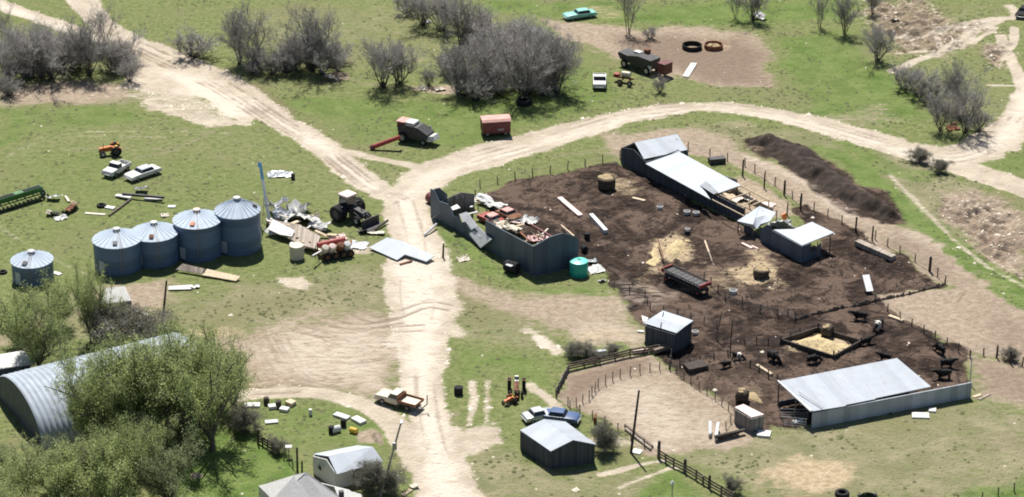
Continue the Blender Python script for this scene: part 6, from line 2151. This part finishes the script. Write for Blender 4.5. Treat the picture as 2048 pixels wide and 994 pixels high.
def grow(seed, H, W, stems, spread, lev=3, dens=1.0, trunk=0.0, r0=0.07, up=0.35, tw=0.016):
    """returns thick segments, twig segments and twig tips of one plant (a spray of stems, or a trunk when trunk > 0)"""
    rr = np.random.RandomState(seed)
    thick, twigs, tips = [], [], []

    def unit(v):
        return v / (np.linalg.norm(v) + 1e-9)

    def branch(p, d, L, r, lv):
        n = 4 if lv < 2 else 3
        pts = [p]
        for i in range(n):
            d = unit(d + rr.normal(0, .16, 3) + np.array([0, 0, up * .35 / n]))
            p2 = pts[-1] + d * L / n
            ra, rb = r * (1 - .6 * i / n), r * (1 - .6 * (i + 1) / n)
            (thick if lv < 2 else twigs).append([*pts[-1], *p2, max(ra, tw * .8), max(rb, tw * .6)])
            pts.append(p2)
            if lv < lev:
                k = rr.poisson((2.2 if lv == 0 else 2.0 if lv == 1 else 2.4) * dens) if (i > 0 or lv > 0) else 0
                for _ in range(k):
                    f = rr.rand()
                    b0 = pts[-2] * (1 - f) + p2 * f
                    side = unit(np.cross(d, rr.normal(0, 1, 3)))
                    nd = unit(d * rr.uniform(.35, .9) + side * rr.uniform(.5, .95) + np.array([0, 0, up * .5]))
                    branch(b0, nd, L * rr.uniform(.34, .58), max(r * .45, tw), lv + 1)
        if lv >= lev - 1:
            tips.append(pts[-1])
            tips.append(pts[-2])
    for s in range(stems):
        az = 2 * math.pi * (s + rr.rand() * .8) / stems
        tilt = spread * (0.25 + 0.75 * rr.rand())
        d = np.array([math.sin(tilt) * math.cos(az), math.sin(tilt) * math.sin(az), math.cos(tilt)])
        o = np.array([rr.normal(0, .12) * W * .25, rr.normal(0, .12) * W * .25, -0.15])
        if trunk:
            o = np.array([0, 0, trunk * rr.uniform(.75, 1.05)])
        branch(o, d, (H - trunk) * rr.uniform(.62, .85), r0, 0)
    if trunk:
        thick.append([0, 0, -.25, 0.05, 0.03, trunk * 1.05, r0 * 2.0, r0 * 1.35])
    return np.array(thick), np.array(twigs), np.array(tips)


def leaves(tips, seed, per, spread, size, m, name):
    rr = np.random.RandomState(seed)
    n = len(tips) * per
    c = np.repeat(tips, per, 0) + rr.normal(0, spread, (n, 3)) * [1, 1, .8]
    a = rr.normal(0, 1, (n, 3))
    a /= np.linalg.norm(a, axis=1, keepdims=True)
    b = np.cross(a, rr.normal(0, 1, (n, 3)))
    b /= np.linalg.norm(b, axis=1, keepdims=True) + 1e-9
    s = rr.uniform(.6, 1.3, (n, 1)) * size
    a, b = a * s, b * s * .55
    V = np.stack([c - a, c + b * .9, c + a, c - b * .9], 1).reshape(-1, 3)
    F = np.arange(n * 4).reshape(-1, 4)
    return arrays_mesh(name, V, F, m)


BARE = []
for i, (H, W, st, sp, dn) in enumerate(((5.2, 5.0, 12, .56, .84), (4.6, 5.0, 14, .66, .84), (5.6, 4.4, 10, .40, .88), (3.4, 4.4, 15, .82, .84), (6.0, 4.2, 6, .34, .8))):
    th, tw_, tp = grow(100 + i, H, W, st, sp, 3, dn, 0, .055, .65, .0105)
    me1 = rods(th, M['trunk'], 'trunk')
    me2 = rods(tw_, M['twigdark'] if i in (2, 4) else M['twig'], 'crown')
    BARE.append((me1, me2, H))
BUD = []
for i, (H, W, st, sp, dn) in enumerate(((4.2, 4.6, 12, .8, .7), (5.0, 5.0, 11, .7, .7))):
    th, tw_, tp = grow(200 + i, H, W, st, sp, 3, dn, 0, .07, .35, .018)
    rr_ = np.random.RandomState(i)
    BUD.append((rods(np.concatenate([th, tw_]), M['twig'], 'trunk'), leaves(tp, 7 + i, 5, .28, .085, M['budded'], 'crown'), H))
LEAFY = []
for i, (H, W, st, sp, trk, lm) in enumerate(((8.6, 9, 9, .72, .7, 'leaf'), (7.2, 9, 10, .85, .4, 'leafpale'), (9.4, 9, 8, .66, 1.0, 'leaf'), (5.2, 6, 9, .85, .3, 'leafpale'), (6.4, 7, 10, .8, .3, 'leafdark'))):
    th, tw_, tp = grow(300 + i, H, W, st, sp, 3, .8, trk, .15, .5, .022)
    tw_[:, 6:8] *= .75
    LEAFY.append((rods(th, M['limb'], 'trunk', 4), leaves(tp[::3], 17 + i, 9, .25, .09, M[lm], 'crown'), H, rods(tw_, M['leaftwig'], 'branches')))


def plant(kind, meshes, label, cat, px, py, h, wscale=1.0, group=None, name='bare_bush'):
    """h in plan pixels of the picture at that place"""
    A = PG(px, py)
    dist = math.hypot(A.y, CAM_H - A.z)
    hm = h * dist / FPX / math.cos(math.atan2(CAM_H, A.y))
    me1, me2, H = meshes[kind][:3]
    s = hm / H
    t = thing(name, label, cat, A, rnd.uniform(0, 6.28), group)
    t.scale = (s * wscale, s * wscale, s)
    inst(me1, 'trunk', t)
    cr = inst(me2, 'crown', t)
    if len(meshes[kind]) > 3:
        inst(meshes[kind][3], 'branches', cr)
    return t


UL = 'leafless bushes of the upper left thicket'
for k, x, y, h, w, lab in ((1, 15, 165, 85, 1.0, 'leafless grey bush in the left corner of the upper left thicket, front row'), (4, 10, 92, 70, .8, 'thin dark bare tree standing behind the upper left thicket'), (0, 62, 152, 95, 1.1, 'leafless grey bush second from the left in the front row of the upper left thicket'),
                           (1, 108, 158, 92, 1.1, 'leafless bush with dense purple grey twigs in the middle of the upper left thicket'), (3, 140, 140, 70, 1.2, 'low rounded bush right of the middle of the upper left thicket'), (2, 180, 152, 112, .9, 'dark upright leafless bush with black stem at the right of the upper left thicket'),
                           (1, 222, 140, 70, 1.2, 'leafless bush at the right edge of the upper left thicket, beside the pale track'), (0, 40, 120, 70, 1.2, 'leafless bush of the back row, left part of the upper left thicket'), (0, 95, 115, 72, 1.2, 'leafless bush of the back row, middle of the upper left thicket'),
                           (3, 160, 112, 52, 1.3, 'low bush of the back row under the end of the pale track'), (4, 212, 90, 72, 1.0, 'bare tree growing where the two pale tracks meet'), (3, 16, 192, 45, 1.0, 'small twiggy bush at the foot of the upper left thicket, by the left edge'),
                           (3, 250, 122, 42, 1.1, 'small bush between upper left thicket and the pale track, nearest the track')):
    plant(k, BARE, lab, 'bush', x, y, h, w * 1.12, UL)
TR = 'leafless trees along the pale track'
for k, x, y, h, w, lab in ((3, 385, 115, 52, 1.5, 'low sprawling heap of brush beside the pale track'), (2, 480, 128, 105, .9, 'leafless tree left of the pair in the gap by the pale track'), (4, 512, 135, 105, .9, 'leafless tree right of the pair by the pale track'),
                           (2, 622, 142, 120, 1.1, 'tall leafless tree with a dark spike, left of the pale orange rubble'), (1, 648, 148, 70, 1.0, 'low bush at the right foot of the tall spiked tree'), (1, 590, 140, 70, 1.0, 'low bush at the left foot of the tall spiked tree'),
                           (0, 765, 175, 98, .95, 'round leafless bush standing alone, left stem darkest'), (1, 800, 168, 84, .9, 'round leafless bush leaning right beside the alone bush'), (3, 545, 150, 45, 1.0, 'small bush in front of the tree pair by the pale track')):
    plant(k, BARE, lab, 'bush', x, y, h, w * 1.12, TR)
CT = 'leafless trees of the central thicket'
for k, x, y, h, w, lab in ((0, 845, 50, 70, 1.2, 'leafless tree at the upper left end of the central thicket'), (1, 885, 62, 78, 1.1, 'leafless tree second from the upper left end of the central thicket'), (2, 925, 90, 96, 1.1, 'leafless tree with dark forked stem in the upper central thicket'),
                           (1, 960, 84, 70, 1.2, 'leafless tree behind the fork stemmed one in the upper central thicket'), (2, 915, 190, 98, 1.1, 'upright leafless tree at the front left of the central thicket'), (3, 952, 200, 60, 1.1, 'low rounded bush at the front of the central thicket, left of the big tyre'),
                           (0, 990, 180, 105, 1.0, 'leafless tree in the front middle of the central thicket'), (1, 1000, 130, 88, 1.3, 'leafless tree deep in the middle of the central thicket'), (2, 1046, 200, 125, 1.1, 'tall leafless tree standing right behind the big tyre'),
                           (0, 1062, 150, 100, 1.2, 'leafless tree in the back right of the central thicket'), (2, 1112, 188, 112, 1.0, 'leafless tree at the right edge of the central thicket, dark at the foot'), (1, 1090, 175, 90, 1.2, 'leafless bush between big tyre tree and the right edge tree'),
                           (0, 1030, 95, 62, 1.3, 'leafless bush at the top of the central thicket, below the car'), (1, 965, 140, 70, 1.1, 'leafless bush left of the middle in the central thicket'), (3, 1120, 120, 50, 1.2, 'low bush at the back right of the central thicket, near the track to the pad'), (3, 815, 28, 45, 1.3, 'bush at the very top left of the central thicket, cut by the edge'),
                           (3, 858, 172, 38, .8, 'small bush between the scraps left of the central thicket')):
    plant(k, BARE, lab, 'bush', x, y, h * .98, w * 1.12, CT)
rb = random.Random(31)
for poly, n, lab, grp in ((((0, 270), (105, 165)), 16, 'low grey brush filling the gaps of the upper left thicket', 'low brush of the upper left thicket'), (((890, 1130), (80, 192)), 22, 'low grey brush filling the gaps of the central thicket', 'low brush of the central thicket'), (((460, 680), (118, 150)), 9, 'low grey brush at the feet of the trees along the pale track', 'low brush along the pale track')):
    for _ in range(n):
        x, y = rb.uniform(*poly[0]), rb.uniform(*poly[1])
        if lab.endswith('central thicket') and y > 120 + (1130 - x) * 0.35 + 60:
            y -= 50
        plant(rb.choice((0, 1, 3, 3)), BARE, lab, 'bush', x, y, rb.uniform(28, 52), rb.uniform(1.1, 1.7), grp)
UR = 'leafless trees in the upper right'
for k, x, y, h, w, lab in ((4, 1258, 68, 98, .8, 'single bare tree with dark trunk between car and brown pad'), (4, 1470, 38, 60, 1.0, 'bare tree at the top, left of the pair'), (2, 1505, 42, 70, 1.1, 'bare tree at the top, right of the pair'),
                           (4, 1640, 56, 66, .9, 'bare tree at the top right, left of the two in the meadow'), (2, 1690, 68, 80, .9, 'bare tree at the top right, right of the two in the meadow'), (2, 1745, 28, 52, .9, 'dark dense bush at the top beside the broken ground'),
                           (1, 1757, 122, 72, .95, 'purple grey bush on the slope left of the crossing trails'), (3, 1808, 178, 48, 1.2, 'rounded grey bush first in the row down the slope'), (3, 1838, 192, 58, 1.2, 'rounded grey bush second in the row down the slope'), (3, 1870, 208, 56, 1.2, 'rounded grey bush third in the row down the slope'),
                           (2, 1915, 225, 92, 1.1, 'tall bare tree at the back of the group by the road fork'), (1, 1882, 262, 80, .8, 'bare tree left of the orange scrap by the road fork'), (0, 1930, 268, 100, .9, 'bare tree right of the orange scrap by the road fork'), (3, 1958, 262, 48, 1.1, 'low bush at the right foot of the trees by the road fork'),
                           (3, 1320, 185, 34, .8, 'small dark bush by the rusty box of the field machine'), (3, 1300, 78, 26, 1.2, 'low scrubby bush on the far edge of the brown pad')):
    plant(k, BARE, lab, 'bush', x, y, h, w, UR)
for k, x, y, h, w, lab in ((0, 1838, 325, 26, 1.3, 'low green grey shrub below the road near the fork'), (0, 1880, 345, 24, 1.2, 'low green grey shrub on the bank under the road'), (1, 1150, 712, 28, 1.3, 'green grey shrub at the left end of the plank fence'), (0, 1178, 715, 24, 1.3, 'green grey shrub in the middle along the plank fence'), (0, 1225, 708, 18, 1.3, 'green grey shrub along the plank fence, closest to the pump house'),
                           (1, 1210, 905, 56, .8, 'green grey shrub against the right wall of the dark barn'), (1, 745, 978, 56, 1.0, 'dark shrub against the open side of the garage'), (0, 775, 985, 48, 1.0, 'dark shrub right of the garage by the leaning pole'), (0, 2020, 720, 22, 1.2, 'low green shrub at the fence on the right edge'), (0, 490, 860, 50, 1.0, 'grey green shrub left of the lawn picket fence'),
                           (0, 556, 905, 28, 1.0, 'small grey green shrub at the lower end of the picket fence'), (0, 1466, 985, 30, .9, 'brownish shrub at the bottom end of the dark wooden fence')):
    plant(k, BUD, lab, 'shrub', x, y, h, w, 'green grey shrubs about the yard', 'shrub')
GRB = 'grey budding brush above the quonset hut'
for k, x, y, h, w, lab in ((1, 210, 694, 72, 1.1, 'grey budding bush above the hut, leftmost of its patch'), (0, 265, 700, 76, 1.2, 'grey budding bush above the hut, in the middle of its patch'), (1, 318, 712, 70, 1.1, 'grey budding bush above the hut, at the foot of the utility pole'), (0, 240, 660, 50, 1.2, 'grey budding bush right beneath the collapsed shed')):
    plant(k, BUD, lab, 'bush', x, y, h, w, GRB, 'budding_bush')
LT = 'leafy trees about the quonset hut'
for k, x, y, h, w, lab in ((0, 78, 740, 160, 1.15, 'leafy tree left above the hut, in front of the low white shed'), (3, 40, 700, 110, 1.1, 'smaller pale leafy tree at the left edge above the hut'), (0, 182, 682, 150, .7, 'slender leafy tree by the collapsed shed, its top against the first bin of the row'), (3, 120, 655, 80, 1.1, 'pale green small tree below the lone grain bin'),
                           (0, 235, 890, 200, 1.1, 'leafy tree in front of the hut, nearest its open end'), (1, 300, 868, 215, 1.05, 'pale leafy tree in front of the middle of the hut'), (2, 425, 900, 232, 1.05, 'largest leafy tree with dark limbs at the right end of the hut'), (1, 470, 822, 140, .9, 'leafy tree top spreading over the loop track right of the hut'), (2, 365, 868, 222, 1.0, 'dark leafy tree between the hut and the largest tree'),
                           (0, 268, 1000, 165, .95, 'leafy tree with black trunk in front of the hut, near the bottom edge'), (1, 190, 975, 120, 1.2, 'spreading pale tree left of the black trunked one'), (4, 120, 985, 105, 1.1, 'grey green tree under the round hut end, lower row'), (1, 45, 1010, 115, 1.3, 'pale tree in the bottom left corner'), (4, 340, 1010, 130, 1.0, 'grey green tree at the bottom edge, beside the low soil heap'),
                           (3, 130, 1030, 120, 1.1, 'bright pale tree cut by the bottom edge, left part'), (3, 230, 1040, 130, 1.1, 'bright pale tree cut by the bottom edge, under the black trunked tree'), (4, 10, 940, 50, 1.0, 'twiggy small tree at the left edge under the hut end'), (1, 20, 1060, 110, 1.2, 'pale treetop in the very corner at the bottom left'), (4, 300, 930, 100, 1.0, 'grey green small tree left of the low soil heap'),
                           (1, 265, 722, 62, 1.2, 'low leafy tree behind the hut ridge, below the grey brush, left one'), (3, 335, 712, 66, 1.2, 'low leafy tree behind the hut ridge, below the grey brush, right one'), (0, 180, 900, 150, .9, 'leafy tree by the open end of the hut, leftmost of the front row'), (0, 262, 858, 180, 1.0, 'leafy tree rising over the hut roof, second of the front row'), (1, 335, 850, 195, .9, 'pale wispy tree rising over the hut roof near its middle'), (0, 400, 800, 150, 1.1, 'leafy tree hiding the far end of the hut'),
                           (3, 545, 1015, 50, 1.0, 'small leafy bush at the left eave of the house')):
    plant(k, LEAFY, lab, 'tree', x, y, h * .9, w * .82, LT, 'leafy_tree')


# ---------------------------------------------------------------- what nobody could count: weeds and stones
def scatter(name, label, cat, n, maskfn, make, m, seed):
    rr = np.random.RandomState(seed)
    pts = []
    while len(pts) < n:
        x, y = rr.uniform(GX0 + 5, GX1 - 5), rr.uniform(GY0 + 4, GY1 - 15)
        i, j = int((x - GX0) / (GX1 - GX0) * (nx - 1)), int((y - GY0) / (GY1 - GY0) * (ny - 1))
        if rr.rand() < maskfn(j, i):
            pts.append((x, y, Z[j, i]))
    V, F = make(np.array(pts), rr)
    o = bpy.data.objects.new(name, arrays_mesh(name, V, F, m))
    COL.objects.link(o)
    return tag(o, label, cat, None, 'stuff')


def mk_weeds(p, rr):
    n = len(p)
    s = rr.uniform(.12, .42, n)
    oc = np.array([[1, 0, -.1], [.3, .95, -.1], [-.8, .6, -.1], [-.8, -.6, -.1], [.3, -.95, -.1], [.1, .1, .55]])
    V = p[:, None, :] + oc[None] * s[:, None, None] * rr.uniform(.6, 1.3, (n, 6, 1))
    b = np.arange(n)[:, None] * 6
    F = np.concatenate([b + np.array([[k, (k + 1) % 5, 5]]) for k in range(5)])
    return V.reshape(-1, 3), F


def mk_stones(p, rr):
    n = len(p)
    s = rr.uniform(.06, .22, n) * (1 + 1.4 * (rr.rand(n) > .96))
    oc = np.array([[1, 0, 0], [0, 1, 0], [-1, 0, 0], [0, -1, 0], [.1, .1, 1]])
    V = p[:, None, :] + oc[None] * s[:, None, None] * rr.uniform(.6, 1.3, (n, 5, 1)) * [1, 1, .6]
    b = np.arange(n)[:, None] * 5
    F = np.concatenate([b + np.array([[0, 1, 4]]), b + np.array([[1, 2, 4]]), b + np.array([[2, 3, 4]]), b + np.array([[3, 0, 4]])])
    return V.reshape(-1, 3), F


weedmask = np.clip(0.10 + 0.6 * (W2 > 0.1) * np.clip(W2 * 3, 0, 1), 0, 1) * (dirt < .2) * (mud < .3) * (tan < .25) * (straw < .3)
scatter('weeds', 'tufts of weeds and rough grass over the pasture', 'weeds', 9000, lambda j, i: weedmask[j, i], mk_weeds, M['weed'], 5)
stonemask = np.clip((dirt > .35) * (dirt < .8) * (thin < .05) * .6 + .004 + gully * .5, 0, 1)
scatter('dung_clods', 'dark clods and trampled lumps over the corral mud', 'clods', 5000, lambda j, i: (mud[j, i] > .6) * np.clip(.25 + 1.2 * W2[j, i], .03, 1), mk_stones, M['dung'], 8)
scatter('scattered_stones', 'pale stones and crumbs of chalk along the tracks and broken ground', 'stones', 2400, lambda j, i: stonemask[j, i] * (mud[j, i] < .5) + .012 * (mud[j, i] > .5), mk_stones, M['stone'], 6)
